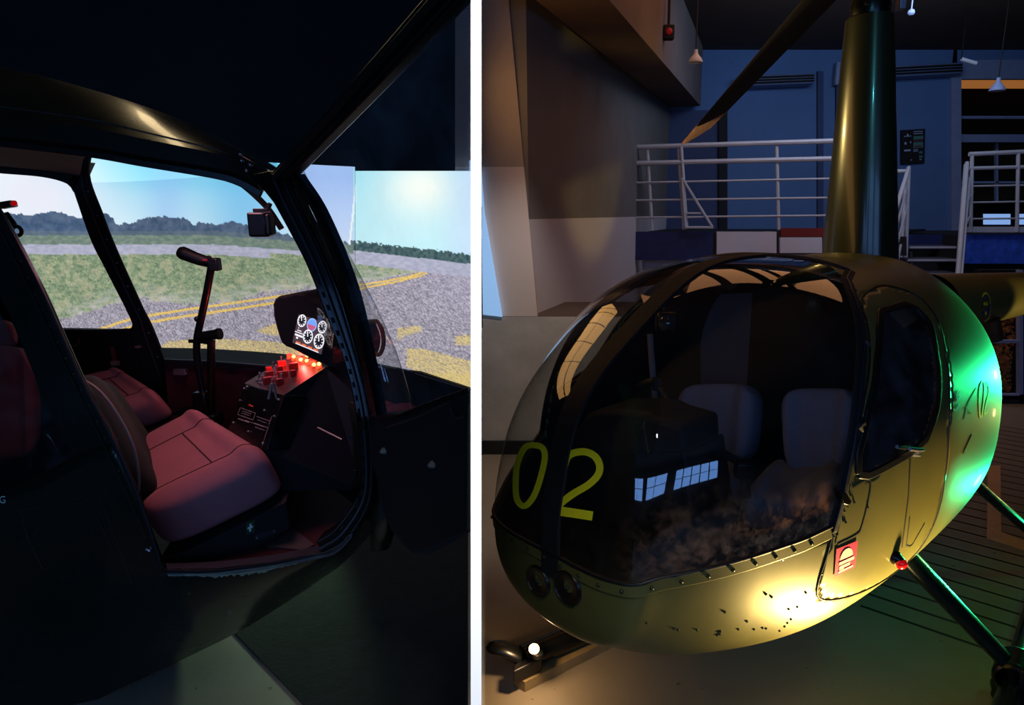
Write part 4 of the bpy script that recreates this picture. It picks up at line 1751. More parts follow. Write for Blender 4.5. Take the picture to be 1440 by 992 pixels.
# ribbed dark skirting in front of right screen
mb = MB()
mb.tube([P(583, 526, 4.2), P(665, 551, 4.05)], .008, 6)
o = mb.obj('cable', 'black')
tag(o, 'thin black cable along the lower edge of the right screen', 'cable')

# carpet over the concrete
mb = MB()
cz = .006
e0, e1 = PZ(328, 888, cz), PZ(435, 1000, cz)
dd = (e1 - e0).normalized()
cp_ = [e0 + dd * 1.6, e0, e0 + Vector((-.75, -.2, 0)) * 0]
carpet = [e0 - dd * 2.6, e0 + dd * 2.2, PZ(658, 1000, cz), PZ(658, 900, cz), PZ(658, 620, cz)]
o = MB().prism([Vector((p.x, p.y, cz)) for p in carpet], (0, 0, -.005)).obj('carpet', 'carpet_dark')
tag(o, 'dark carpet covering the floor under the open door, its straight edge against pale concrete', 'carpet')

# ------------------------------------------------------------------ cockpit shell
ck = empty('helicopter', P(300, 960, 2.0) * 1.0, 'dark green helicopter with its door open, rose red seats and lit console inside', 'helicopter')
ck.location.z = 0


def yn(x, y):
    d = lerp_tab([(60, 2.2), (130, 1.98), (190, 1.84), (260, 1.74), (400, 1.66), (600, 1.58), (800, 1.55), (1100, 1.56)], y)
    return d + (.06 * max(0, (x - 440) / 80) if y > 600 else 0)


def N(x, y, dy=0.0):
    return P(x, y, yn(x, y) + dy)


def nline(pts, n=24, smooth=True, dy=0.0):
    return [N(q.x, q.y, dy) for q in resample([(a, b_, 0) for a, b_ in pts], n, smooth)]


def fline(pts, Y, n=24, smooth=True):
    return [P(q.x, q.y, Y) for q in resample([(a, b_, 0) for a, b_ in pts], n, smooth)]


gp = 'green_paint'
# roof
n_ = 40
r0 = fline([(-60, 190), (0, 196), (126, 211), (206, 225), (303, 241), (339, 251), (372, 268)], 1.84, n_)
r1 = fline([(-60, 176), (0, 182), (126, 197), (206, 211), (303, 228), (339, 240), (374, 260)], 1.78, n_)
r2 = fline([(-60, 148), (0, 156), (126, 174), (206, 192), (303, 216), (339, 232), (376, 252)], 1.84, n_)
r25 = fline([(-60, 112), (0, 120), (70, 130), (140, 148), (215, 172), (303, 206), (342, 228), (377, 247)], 1.98, n_)
r3 = fline([(-60, 92), (0, 100), (55, 112), (130, 132), (205, 156), (260, 182), (310, 205), (345, 226), (377, 243)], 2.16, n_)
r4 = [p + Vector((0, .35, -.05)) for p in r3]
r5 = [P(proj(a)[0], proj(a)[1] - 8, 2.78) for a in r0]
sk_ = []
rows = [r0, r1, r2, r25, r3, r4, r5]
# smooth the loft across
cols_ = []
for j in range(n_):
    cols_.append(resample([r_[j] for r_ in rows], 26))
roof = face_cam(MB().grid(cols_).obj('roof', gp, ck, smooth=True))
thicken(roof, .012)
band_pts = [(p, Vector((0, -1, .2)).normalized()) for p in r1]
def ribbon(pts, w, t, name, m, par, nrm=(0, -1, 0)):
    nrm = Vector(nrm)
    Av, Bv = [], []
    for i, p in enumerate(pts):
        a, c_ = pts[max(0, i - 1)], pts[min(len(pts) - 1, i + 1)]
        s_ = (c_ - a).cross(nrm).normalized() * w / 2
        Av.append(p + s_)
        Bv.append(p - s_)
    return MB().strip(Av, Bv, nrm * t).obj(name, m, par, smooth=True, bevel=.002)


ribbon([a.lerp(b_, .2) for a, b_ in zip(r0, r1)], .05, .012, 'roof_rail', 'black_satin', ck)
ribbon([p + Vector((0, -.004, .01)) for p in r2[2:-2]], .006, .003, 'rain_gutter', 'seal', ck)
# headliner and the far top rail
hA = fline([(-60, 189), (0, 197), (60, 204), (127, 213)], 1.95, 16)
hB = fline([(-60, 226), (0, 234), (64, 240), (112, 247)], 2.68, 16)
MB().grid([hA, [a.lerp(b_, .5) + Vector((0, 0, .02)) for a, b_ in zip(hA, hB)], hB]).obj('headliner', 'headliner', ck, smooth=True)
YF = 2.76
A_ = fline([(-60, 220), (0, 230), (64, 237), (106, 242), (122, 228)], YF - .03, 24)
B_ = fline([(-60, 238), (0, 244), (58, 249), (93, 258), (103, 270)], YF - .03, 24)
MB().strip(A_, B_, (0, .05, 0)).obj('far_door_rail', 'black', ck, smooth=True)
A_ = fline([(96, 252), (103, 270), (127, 338), (148, 380), (184, 452), (184, 470), (205, 540)], YF - .03, 40)
B_ = fline([(128, 208), (124, 248), (142, 299), (161, 348), (197, 428), (215, 465), (246, 545)], YF - .03, 40)
MB().strip(A_, B_, (0, .015, 0)).obj('far_door_pillar', 'black_matt', ck, smooth=True, bevel=.004)
ribbon([a.lerp(b_, .62) - Vector((0, .004, 0)) for a, b_ in zip(A_, B_)], .006, .004, 'pillar_bead', 'seal', ck)
mb = MB()
for k in range(6, 39, 4):
    mb.ball(A_[k].lerp(B_[k], .8) - Vector((0, .004, 0)), .004, 5)
mb.each('rivet', 'metal', ck, smooth=True)
# far door lower panel with its pocket and handle
mb = MB()
mb.strip(fline([(-60, 466), (60, 464), (170, 465), (192, 458)], YF - .02, 16), fline([(-60, 720), (60, 715), (190, 700), (260, 690)], YF - .02, 16), (0, .05, 0))
fd = mb.obj('far_door', 'black_matt', ck)
ribbon(fline([(60, 464), (150, 465), (180, 463)], YF - .04, 12), .01, .006, 'window_seal', 'seal', fd)
MB().tube(fline([(96, 486), (106, 486), (110, 482), (110, 477)], YF - .05, 12), .004, 6).obj('pull', 'metal', fd, smooth=True)
MB().box(P(162, 511, YF - .05), (.03, .02, .02)).box(P(194, 488, YF - .05), (.02, .02, .01)).obj('catch', mat('pale catch', rgb(150, 120, 110), .5), fd, bevel=.003)
MB().quad(P(155, 488, YF - .03), P(160, 488, YF - .03), P(165, 508, YF - .03), P(158, 508, YF - .03)).obj('strap', mat('red strap', rgb(110, 40, 36), .8), fd)
MB().quad(P(-60, 236, YF), P(108, 250, YF), P(190, 466, YF), P(-60, 468, YF)).obj('far_window', 'glass', fd)
MB().prism([P(176, 545, YF - .01), P(244, 500, YF - .01), P(268, 560, YF - .01), P(268, 700, YF - .01), P(176, 700, YF - .01)], (0, .03, 0)).obj('side_lining', 'black_matt', ck)
# little things clipped inside the rear window edge
c = P(10, 288, 2.2)
cl_ = MB().box(c, (.05, .03, .022), Matrix.Rotation(-.15, 3, 'Y')).obj('clip', 'metal', ck, bevel=.004)
MB().ball(P(20, 286, 2.19), .009, 6).obj('button', 'red_lens', cl_, smooth=True)
MB().tube([P(24, 325, 2.0) + Vector((math.cos(a) * .014, 0, math.sin(a) * .014)) for a in [2 * PI * k / 14 for k in range(14)]], .006, 6, closed=True).tube([P(8, 300, 2), P(20, 316, 2)], .009, 6).obj('hook', 'black', ck, smooth=True)

# near pillar behind the door opening, side panel and belly
pa = [(-60, 330), (0, 419), (19, 460), (42, 515), (65, 573), (108, 641)]
pbn = [(-60, 215), (0, 299), (55, 400), (90, 478), (125, 555), (162, 622)]
MB().strip(nline(pa, 30), nline(pbn, 30), (0, .014, 0)).obj('door_post', gp, ck, smooth=True, bevel=.003)
open_edge = [(-60, 215), (0, 299), (55, 400), (90, 478), (125, 555), (162, 622), (198, 705), (228, 796)]
ribbon(nline(open_edge, 50, dy=-.004), .012, .008, 'door_seal', 'black', ck)
mb = MB()
mp = nline([(20, 345), (62, 440), (100, 520), (140, 600), (175, 680), (205, 755)], 19, dy=-.002)
for p in mp:
    mb.ball(p, .0035, 5)
mp = nline([(0, 440), (20, 490), (40, 540), (70, 610)], 9, dy=-.002)
mb.each('rivet', 'rivet', ck, smooth=True)
ribbon(nline([(0, 322), (50, 425), (100, 530), (150, 635), (200, 745), (222, 800)], 40, dy=-.003), .003, .002, 'panel_gap', 'groove', ck)
MB().quad(N(-60, 330, .03), N(108, 641, .03), N(58, 669, .03), N(-60, 705, .03)).obj('rear_window', 'glass_dark', ck)
Tt = [(-60, 700), (0, 689), (58, 668), (106, 640), (160, 621), (196, 704), (229, 803), (300, 803), (380, 793), (440, 781), (473, 772), (505, 740), (523, 690)]
Bt_ = [(-60, 1068), (0, 1046), (60, 1020), (120, 993), (170, 968), (225, 943), (330, 892), (380, 862), (430, 830), (455, 812), (480, 795), (512, 762), (534, 735)]
tp = resample([(a, b_, 0) for a, b_ in Tt], 70, False)
bt = resample([(a, b_, 0) for a, b_ in Bt_], 70)
rows = []
for i in range(19):
    f = i / 16
    r_ = []
    for a, b_ in zip(tp, bt):
        if i <= 16:
            q = a.lerp(b_, f)
            r_.append(P(q.x, q.y, yn(q.x, a.y + (min(b_.y, 900) - a.y) * f) * (1 - 0) + .42 * f ** 2.6))
        else:
            q = b_
            r_.append(P(q.x, q.y, yn(q.x, 900) + .42) + Vector((0, .25 * (i - 16), .0)))
    rows.append(r_)
side_bvh_pts = [p for r_ in rows for p in r_]
side_bvh = BVHTree.FromPolygons(side_bvh_pts, [(i * 70 + j, i * 70 + j + 1, (i + 1) * 70 + j + 1, (i + 1) * 70 + j) for i in range(18) for j in range(69)])
sp_ = face_cam(MB().grid(rows).obj('fuselage_side', gp, ck, smooth=True))
thicken(sp_, .01)


def on_side(x, y, off=0.0):
    d = D(x, y).normalized()
    h, n, i, t = side_bvh.ray_cast(CAM, d)
    if h is None:
        return N(x, y) - d * off
    return h - d * off


# sill: scuffed aluminium plate and chipped outer edge
A_ = [on_side(q.x, q.y, .002) for q in resample([(229, 804, 0), (300, 804, 0), (380, 794, 0), (440, 782, 0), (473, 773, 0), (500, 745, 0)], 40)]
Bv_ = fline([(228, 792), (300, 790), (380, 781), (440, 769), (462, 762), (490, 735)], 1.66, 40)
MB().strip(A_, Bv_, (0, 0, -.012)).obj('door_sill', mat('worn sill metal', rgb(96, 100, 112), .4, .7, var=.3, vscale=20), ck, bevel=.002)
ribbon([p + Vector((0, -.002, .004)) for p in A_], .008, .005, 'sill_seal', 'black', ck)
rr = random.Random(5)
a, b_ = [], []
for k in range(70):
    f = k / 69
    x = 236 + (474 - 236) * f
    y = lerp_tab([(236, 809), (300, 808), (380, 798), (440, 786), (474, 776)], x)
    w = (2 + 5 * math.sin(PI * min(1, f * 1.1)) ** 2 * (1 if .18 < f else .3)) * (.55 + .6 * rr.random()) * (1 if f < .85 else .5)
    a.append(on_side(x, y - 1, .003))
    b_.append(on_side(x, y + w, .003))
MB().grid([a, b_]).obj('chipped_edge', 'chip', ck)
mb = MB()
for (x, y, w) in ((323, 862, 3), (321, 868, 2), (266, 835, 1.2), (205, 925, 1)):
    q = [on_side(x + w * math.cos(t) * (.6 + .5 * rr.random()), y + w * 1.3 * math.sin(t), .003) for t in [2 * PI * k / 8 for k in range(8)]]
    mb.add(q, [tuple(range(8))])
mb.each('paint_chip', 'chip', ck)
# letter G and the hatch outline on the flank
vs_, fs_ = text_faces('G', 1.0)
mb = MB()
mb.add([on_side(-1.5 + v.x * 13.5, 708 - v.y * 14.5, .003) for v in vs_], fs_)
mb.obj('lettering', mat('pale lettering', rgb(190, 225, 205), .5, emit=rgb(120, 150, 135), es=0.0), ck)
for ln in ([(28, 718), (75, 708), (118, 698), (125, 706), (160, 775)], [(28, 718), (40, 760), (60, 800)], [(140, 700), (165, 760), (185, 820)]):
    pts = [on_side(q.x, q.y, .001) for q in resample([(a, b2, 0) for a, b2 in ln], 24, False)]
    MB().tube(pts, .0018, 5).obj('panel_gap', 'seal', ck)
c = on_side(212, 775, .006)
MB().tube([c + Vector((-.012, 0, .006)), c, c + Vector((.006, -.006, .014))], .004, 6).obj('latch', 'metal', ck, smooth=True)

# front post of the door opening
fl = [(371, 262), (395, 305), (430, 372), (459, 446), (482, 505), (496, 560), (504, 620), (507, 670), (499, 705), (470, 745), (444, 762)]
fr = [(404, 240), (416, 275), (450, 346), (481, 420), (504, 500), (519, 560), (526, 610), (527, 670), (520, 715), (490, 762), (455, 783)]
FLn, FRn = nline(fl, 60), nline(fr, 60)
post = MB().strip(FLn, FRn, (0, .06, 0)).obj('front_post', 'black_satin', ck, smooth=True, bevel=.004)
ribbon([a.lerp(b_, .45) - Vector((0, .002, 0)) for a, b_ in zip(FLn, FRn)], .008, .006, 'post_bead', 'seal', ck)
ribbon([a.lerp(b_, .80) - Vector((0, .002, 0)) for a, b_ in zip(FLn, FRn)], .005, .006, 'post_bead', 'seal', ck)
mb = MB()
for k in range(14, 56, 2):
    a, b_ = FLn[k].lerp(FRn[k], .25), FLn[k + 1].lerp(FRn[k + 1], .25)
    mb.tube([a - Vector((0, .004, 0)), a.lerp(b_, .8) - Vector((0, .004, 0))], .0028, 5)
mb.each('lacing_stitch', M['seal'], ck)
# corner where roof, hinge and post meet
MB().prism([N(350, 246), N(378, 240), N(406, 238), N(412, 262), N(395, 300), N(372, 270)], (0, .08, 0)).obj('hinge_corner', 'black_satin', ck, bevel=.006)
mb = MB()
for (x, y) in ((338, 217), (340, 226), (352, 232), (347, 240)):
    mb.ball(N(x, y, -.0), .005, 6)
mb.each('hinge_bolt', 'metal', ck, smooth=True)

# bubble windscreen wrapped round the nose
def ztab(pts, fn):
    return sorted([(fn(x, y).z, fn(x, y)) for x, y in pts], key=lambda q: q[0])


def zlook(tab, z):
    if z <= tab[0][0]:
        a, b_ = tab[0], tab[1]
    elif z >= tab[-1][0]:
        a, b_ = tab[-2], tab[-1]
    else:
        for a, b_ in zip(tab, tab[1:]):
            if z <= b_[0]:
                break
    t = (z - a[0]) / (b_[0] - a[0])
    return a[1].lerp(b_[1], max(-.6, min(1.6, t)))


nt_ = ztab([(402, 245), (416, 275), (450, 346), (481, 420), (504, 500), (519, 560), (526, 610), (527, 670), (522, 715)], lambda x, y: N(x, y, .03))
ft_ = ztab([(126, 212), (124, 248), (142, 299), (161, 348), (197, 428), (237, 510), (270, 580)], lambda x, y: P(x, y, YF))
sil = [(425, 240), (440, 268), (462, 305), (482, 335), (500, 363), (517, 392), (533, 420), (547, 446), (559, 470), (568, 494), (576, 518), (581, 542), (583, 562), (582, 580), (577, 620), (566, 660), (550, 700)]
arcs = []
for x, y in sil:
    z = P(x, y, 2.0).z
    n0, f0 = zlook(nt_, z), zlook(ft_, z)
    n0, f0 = Vector((n0.x, n0.y, z)), Vector((f0.x, f0.y, z))
    mid, hf = (n0 + f0) / 2, (n0 - f0) / 2
    lo_, hi_ = .0, 1.6

    def arc(bul):
        return [mid + hf * math.copysign(abs(math.cos(t)) ** .8, math.cos(t)) + Vector((bul, 0, 0)) * math.sin(t) ** .8 for t in [PI * k / 40 for k in range(41)]]
    for it in range(24):
        m_ = (lo_ + hi_) / 2
        if max(proj(p)[0] for p in arc(m_)) > x:
            hi_ = m_
        else:
            lo_ = m_
    arcs.append(arc(m_))
MB().grid(arcs[:14]).obj('windscreen', 'glass', ck, smooth=True)
nose = MB().grid(arcs[13:]).obj('nose_skin', gp, ck, smooth=True)
thicken(nose, .01)
MB().tube(arcs[13], .008, 6).obj('windscreen_rim', 'black', ck, smooth=True)
# upper lip of the bubble beyond the roof edge
A_ = fline([(288, 190), (318, 200), (345, 218), (377, 243)], 2.2, 20)
B_ = fline([(290, 183), (320, 190), (345, 203), (367, 215), (392, 232)], 2.35, 20)
MB().grid([A_, B_]).obj('windscreen_top', 'glass_door', ck, smooth=True)
MB().tube(fline([(303, 238), (322, 247), (340, 259), (360, 276), (378, 295), (396, 322)], 2.3, 24), .011, 8).obj('center_post', 'black_matt', ck, smooth=True)
# inner sill of the nose, firewall, cabin floor
A_ = fline([(224, 489), (300, 491), (400, 498), (470, 508)], 2.74, 20)
B_ = fline([(232, 507), (300, 510), (400, 518), (470, 528)], 2.5, 20)
MB().strip(A_, B_, (0, 0, -.02)).obj('nose_sill', 'black_matt', ck, smooth=True)
ribbon([p + Vector((0, 0, .003)) for p in B_], .008, .01, 'sill_bead', 'seal', ck)
MB().strip(fline([(232, 510), (300, 512), (400, 520), (470, 530)], 2.52, 12), fline([(245, 700), (300, 700), (400, 700), (470, 700)], 2.52, 12), (0, .03, 0)).obj('firewall', 'carpet_red', ck)
MB().box(P(254, 523, 2.5), (.05, .02, .025)).tube([P(258, 528, 2.48), P(262, 526, 2.48)], .004, 6).obj('wall_bracket', 'metal', ck, bevel=.003)
fz = P(440, 768, 1.66).z - .07
MB().prism([PZ(250, 802, fz), PZ(440, 772, fz), PZ(470, 762, fz), PZ(510, 712, fz), PZ(518, 650, fz), PZ(430, 610, fz), PZ(250, 640, fz)], (0, 0, -.03)).obj('cabin_floor', 'carpet_red', ck)
MB().prism([PZ(376, 768, fz + .006), PZ(392, 753, fz + .006), PZ(412, 743, fz + .006), PZ(442, 766, fz + .006), PZ(425, 774, fz + .006)], (0, 0, -.006)).obj('floor_plate', mat('dull grey plate', rgb(84, 82, 84), .5, .4), ck)
MB().prism([P(-60, 290, 2.72), P(6, 300, 2.72), P(20, 345, 2.72), P(60, 470, 2.72), P(-60, 470, 2.72)], (0, .02, 0)).obj('rear_quarter_panel', 'black_matt', ck)
# bulkhead behind the seats closes the cabin
MB().prism([P(-60, 240, 2.7), P(-60, 240, 1.75), P(-60, 900, 1.7), P(-60, 900, 2.7)], (-.03, 0, 0)).obj('bulkhead', 'black_matt', ck)

# ------------------------------------------------------------------ seats
def seat(parts):
    r = empty('seat', (0, 0, 0), None, None)
    r.parent = ck
    r.matrix_parent_inverse = ck.matrix_basis.inverted()
    return r


s1 = seat(0)
cn = [P(214, 762, 1.66), P(192, 650, 2.12), P(288, 596, 2.2), P(408, 670, 1.84)]
un = (cn[1] - cn[0]).cross(cn[3] - cn[0]).normalized()
if un.z < 0:
    un = -un
cu = MB().cushion(cn[0], cn[1], cn[2], cn[3], un, .15, p=4.5, rnd=.13, bol=.028, bol_t=.02, n=40).obj('cushion', 'seat_red', s1, smooth=True, merge=.0004)


def seat_seam(c, s_, t_, prm, par):
    thick, p, rnd, bol, bol_t = prm
    pts = []
    for q, t in zip(s_, t_):
        k = rnd * (abs(q) ** 4) * (abs(t) ** 4)
        a, b2 = (q * (1 - k) + 1) / 2, (t * (1 - k) + 1) / 2
        h = max(0, 1 - abs(q) ** p) ** (1 / p) * max(0, 1 - abs(t) ** p) ** (1 / p)
        g = min(1, max(0, (abs(q) - 0.45) / 0.3))
        g2 = min(1, max(0, (t - 0.5) / 0.3))
        hh = h * (thick / 2 + bol * g * g * (3 - 2 * g) + bol_t * g2 * g2 * (3 - 2 * g2))
        pts.append((c[0].lerp(c[1], a)).lerp(c[3].lerp(c[2], a), b2) + un * (hh + .0005))
    MB().tube(pts, .0022, 5).obj('piping', 'seam', par)


PR1 = (.15, 4.5, .13, .028, .02)
seat_seam(cn, lin(-.5, -.5, 30), lin(-.96, .96, 30), PR1, cu)
seat_seam(cn, lin(.5, .5, 30), lin(-.96, .96, 30), PR1, cu)
seat_seam(cn, lin(-.50, .50, 20), lin(.25, .25, 20), PR1, cu)
bk = [P(196, 722, 1.70), P(206, 660, 2.10), P(122, 540, 2.12), P(96, 528, 1.74)]
bn = (bk[1] - bk[0]).cross(bk[3] - bk[0]).normalized()
if bn.x < 0:
    bn = -bn
br = MB().cushion(bk[0], bk[1], bk[2], bk[3], bn, .12, p=4, rnd=.2, bol=.02, n=32).obj('backrest', 'seat_green', s1, smooth=True, merge=.0004)
MB().tube(resample([P(112, 531, 1.70), P(140, 550, 1.655), P(165, 583, 1.64), P(185, 622, 1.63), P(194, 658, 1.63), P(195, 690, 1.635), P(189, 712, 1.65)], 40), .0035, 6).obj('piping', mat('pale piping', rgb(140, 135, 130), .8), br, smooth=True)


def PB(x, y):
    return Ppl(x, y, P(228, 790, 1.655), (P(401, 712, 1.815) - P(228, 790, 1.655)).cross(P(401, 742, 1.815) - P(228, 790, 1.655)).normalized())


sb_ = MB().prism([PB(x, y) for x, y in ((226, 784), (262, 776), (402, 706), (409, 744), (392, 753), (372, 773), (228, 800))], (-.12, .38, .0)).obj('seat_box', 'black_matt', s1, bevel=.003)
fa = MB().prism([PB(347, 735), PB(359, 731), PB(359, 748), PB(347, 752)], (0, -.004, 0)).obj('first_aid_sticker', mat('dark green label', rgb(14, 70, 44), .5), s1)
mb = MB()
off = Vector((0, -.006, 0))
mb.quad(PB(352.2, 736) + off, PB(354.8, 735.2) + off, PB(354.4, 746) + off, PB(351.8, 746.8) + off)
mb.quad(PB(349.5, 740.8) + off, PB(357, 738) + off, PB(356.8, 741) + off, PB(349.3, 743.8) + off)
mb.obj('cross', mat('white cross', rgb(235, 250, 235), .5), fa)
pl_ = MB().prism([PB(360, 752), PB(388, 743), PB(388, 750), PB(360, 761)], (0, -.003, 0)).obj('data_plate', mat('dark data plate', rgb(54, 56, 58), .5, .3), s1)
mb = MB()
mb.ball(PB(362, 756) - Vector((0, .004, 0)), .003, 6).ball(PB(386.5, 747) - Vector((0, .004, 0)), .003, 6)
mb.each('screw', 'metal', pl_, smooth=True)
# far seat
s2 = seat(0)
cn2 = [P(150, 606, 2.30), P(112, 545, 2.62), P(178, 531, 2.66), P(246, 574, 2.34)]
un = (cn2[1] - cn2[0]).cross(cn2[3] - cn2[0]).normalized()
if un.z < 0:
    un = -un
cu2 = MB().cushion(cn2[0], cn2[1], cn2[2], cn2[3], un, .12, p=4.5, rnd=.13, bol=.02, bol_t=.02, n=32).obj('cushion', 'seat_red', s2, smooth=True, merge=.0004)
PR2 = (.12, 4.5, .13, .02, .02)
seat_seam(cn2, lin(-.5, -.5, 30), lin(-.95, .95, 30), PR2, cu2)
seat_seam(cn2, lin(-.50, .50, 20), lin(.25, .25, 20), PR2, cu2)
seat_seam(cn2, lin(.50, .50, 30), lin(-.95, .95, 30), PR2, cu2)
MB().prism([P(160, 625, 2.32), P(246, 590, 2.36), P(250, 640, 2.36), P(160, 680, 2.32)], (-.1, .28, 0)).obj('seat_box', 'black_matt', s2, bevel=.004)
q = [P(-40, 650, 2.32), P(58, 640, 2.42), P(52, 492, 2.5), P(-40, 482, 2.38)]
bkn = (q[1] - q[0]).cross(q[3] - q[0]).normalized()
if bkn.y > 0:
    bkn = -bkn
MB().cushion(q[0], q[1], q[2], q[3], bkn, .11, p=4, rnd=.2, bol=.02, n=28).obj('backrest', 'seat_red', s2, smooth=True, merge=.0004)
q = [P(-40, 490, 2.55), P(26, 490, 2.6), P(22, 452, 2.62), P(-40, 446, 2.58)]
MB().cushion(q[0], q[1], q[2], q[3], bkn, .08, p=3, rnd=.25, n=20).obj('headrest', 'seat_red', s2, smooth=True, merge=.0004)
# webbing and a bright strap end seen through the rear window
MB().tube([P(66, 612, 1.9), P(74, 622, 1.88), P(80, 634, 1.86)], .0025, 5).obj('harness_tip', 'metal', ck, smooth=True)

# ------------------------------------------------------------------ panel, console, controls
YPn = 2.12
pod = MB().prism(fline([(383, 428), (388, 418), (397, 415), (402, 418), (410, 413), (428, 414), (436, 421), (470, 440), (476, 515), (450, 511), (412, 492), (397, 485), (390, 468), (384, 445)], YPn, 40, True), (.03, .16, .0)).obj('instrument_pod', mat('deep black shroud', rgb(7, 7, 8), .9), ck, bevel=.008)
sq = [P(420, 442, YPn - .006), P(462, 455, YPn - .006), P(452, 499, YPn - .006), P(411, 482, YPn - .006)]


def em(name, c, es):
    return mat(name, rgb(*c), .5, emit=rgb(*c), es=es)


scr = MB().quad(*sq).obj('display', em('display field', (74, 58, 62), .8), pod)


def SQ(u, v, off=.004):
    return quadmap(sq, u, v, (0, -off, 0))


E_w = em('display white', (235, 235, 235), 1.1)
E_d = em('display dark', (30, 26, 30), .6)


def dial(u, v, ru, rv, name='gauge', blue=False):
    n = 28
    rim = MB()
    rows = [[SQ(u + ru * k * math.cos(t), v + rv * k * math.sin(t)) for t in [2 * PI * j / n for j in range(n)]] for k in (1.0, .82)]
    g_ = rim.grid([rows[0], rows[1]], True).obj(name, em('display blue rim', (150, 180, 235), 1) if blue else E_w, pod)
    if blue:
        a, b_ = MB(), MB()
        pt = [SQ(u + ru * .82 * math.cos(t), v + rv * .82 * math.sin(t), .005) for t in [PI + PI * j / 14 for j in range(15)]]
        a.add(pt, [tuple(range(15))]).obj('sky_half', em('horizon sky', (110, 160, 240), 1), g_)
        pt = [SQ(u + ru * .82 * math.cos(t), v + rv * .82 * math.sin(t), .005) for t in [PI * j / 14 for j in range(15)]]
        b_.add(pt, [tuple(range(15))]).obj('ground_half', em('horizon ground', (190, 90, 120), 1), g_)
        return
    f = MB().add([SQ(u + ru * .84 * math.cos(t), v + rv * .84 * math.sin(t), .003) for t in [2 * PI * j / n for j in range(n)]], [tuple(range(n))]).obj('gauge_face', E_d, g_)
    t_ = MB()
    for k in range(10):
        a = 2 * PI * k / 10
        e = [SQ(u + ru * s_ * math.cos(a + o_), v + rv * s_ * math.sin(a + o_), .006) for s_, o_ in ((.55, -.1), (.8, -.1), (.8, .1), (.55, .1))]
        t_.quad(*e)
    a = 4.4
    t_.quad(*[SQ(u + ru * s_ * math.cos(a + o_), v + rv * s_ * math.sin(a + o_), .006) for s_, o_ in ((.1, 1.5), (.1, -1.5), (.7, -.1), (.7, .1))])
    t_.obj('ticks', E_w, g_)


dial(.16, .17, .14, .21)
dial(.50, .20, .16, .22, blue=True)
dial(.84, .16, .14, .2)
dial(.46, .60, .16, .23)
dial(.84, .62, .17, .24)
mb = MB()
for (u0, u1, v0, v1) in ((.08, .22, .50, .53), (.02, .28, .57, .60), (.04, .30, .65, .71), (.1, .16, .74, .8), (.1, .13, .42, .45), (.12, .9, .945, .975)):
    mb.quad(SQ(u0, v0), SQ(u1, v0), SQ(u1, v1), SQ(u0, v1))
mb.obj('display_print', E_w, pod)
mb = MB()
for k in range(4):
    u0 = .13 + k * .2
    mb.quad(SQ(u0, .89), SQ(u0 + .14, .89), SQ(u0 + .14, .935), SQ(u0, .935))
mb.obj('display_bar', em('display orange', (240, 110, 50), 1.1), pod)

ta, tb_, tc_, td_ = P(344, 539, 2.20), P(408, 500, 2.40), P(458, 517, 2.14), P(399, 556, 1.97)
top = MB().prism([ta, tb_, tc_, td_], (0, 0, -.012)).obj('console_top', mat('console top', rgb(74, 40, 38), .45, var=.2, vscale=40), ck)
tq = [tb_, tc_, td_, ta]


def TQ(u, v, h=.004):
    """u across the console, v from the pod toward the seat"""
    return (tb_.lerp(tc_, u)).lerp(ta.lerp(td_, u), v) + Vector((0, 0, h))


# switches, guards, knobs, keys
mb = MB()
rr = random.Random(11)
for k in range(7):
    u = .08 + .135 * k
    c = TQ(u, .07, .01)
    mb.lathe(c - Vector((0, 0, .012)), (0, 0, 1), [(.010, 0), (.010, .014), (.006, .02), (.001, .02)], 10)
lamps = mb.each('warning_light', mat('lit red lamp', rgb(255, 40, 20), .3, emit=(1.0, .04, .015), es=3.5), ck, smooth=True)
mb = MB()
for k, (u, v) in enumerate(((.25, .10), (.48, .12), (.62, .10), (.85, .14), (.92, .08))):
    mb.ball(TQ(u, v, .016), .006, 6)
mb.each('amber_light', mat('lit amber lamp', rgb(255, 200, 60), .3, emit=(1.0, .65, .12), es=5), ck, smooth=True)
mb = MB()
for (u, v, s_) in ((.2, .35, .03), (.35, .5, .022), (.5, .32, .03), (.3, .7, .026), (.55, .6, .03), (.7, .5, .02), (.15, .6, .02), (.45, .85, .03), (.7, .8, .024)):
    mb.box(TQ(u, v, .012), (s_, s_ * .6, .024), Matrix.Rotation(.7, 3, 'Z'))
mb.each('switch_guard', mat('red switch guard', rgb(150, 30, 26), .4), ck, bevel=.002)
for (u, v) in ((.1, .3), (.12, .5), (.28, .55), (.4, .68), (.2, .85), (.62, .72), (.6, .9), (.35, .9)):
    c = TQ(u, v, .0)
    MB().tube([c, c + Vector((.004, .002, .03))], .0035, 6).lathe(c, (0, 0, 1), [(.011, 0), (.011, .006), (.004, .008)], 10).obj('toggle_switch', 'metal', ck, smooth=True)
mb = MB()
c = P(383, 548, 1.98)
mb.tube([c + Vector((0, 0, .02)), c + Vector((-.012, -.005, -.03))], .005, 6)
mb.tube([c + Vector((.004, 0, .02)), c + Vector((.014, -.005, -.03))], .004, 6)
mb.obj('keys', mat('dull key', rgb(140, 130, 120), .4, .7), ck, smooth=True)
# red light falls from the strip below the pod
# front plate
fa_, fb_ = P(318, 612, 2.06), P(374, 634, 1.86)
plate = MB().prism([ta, td_, fb_, fa_], (.05, .06, -.02)).obj('console_front', 'black_satin', ck, bevel=.003)


def FP(u, v, off=.003):
    return (ta.lerp(td_, u)).lerp(fa_.lerp(fb_, u), v) + Vector((-.3, -.8, .2)).normalized() * off


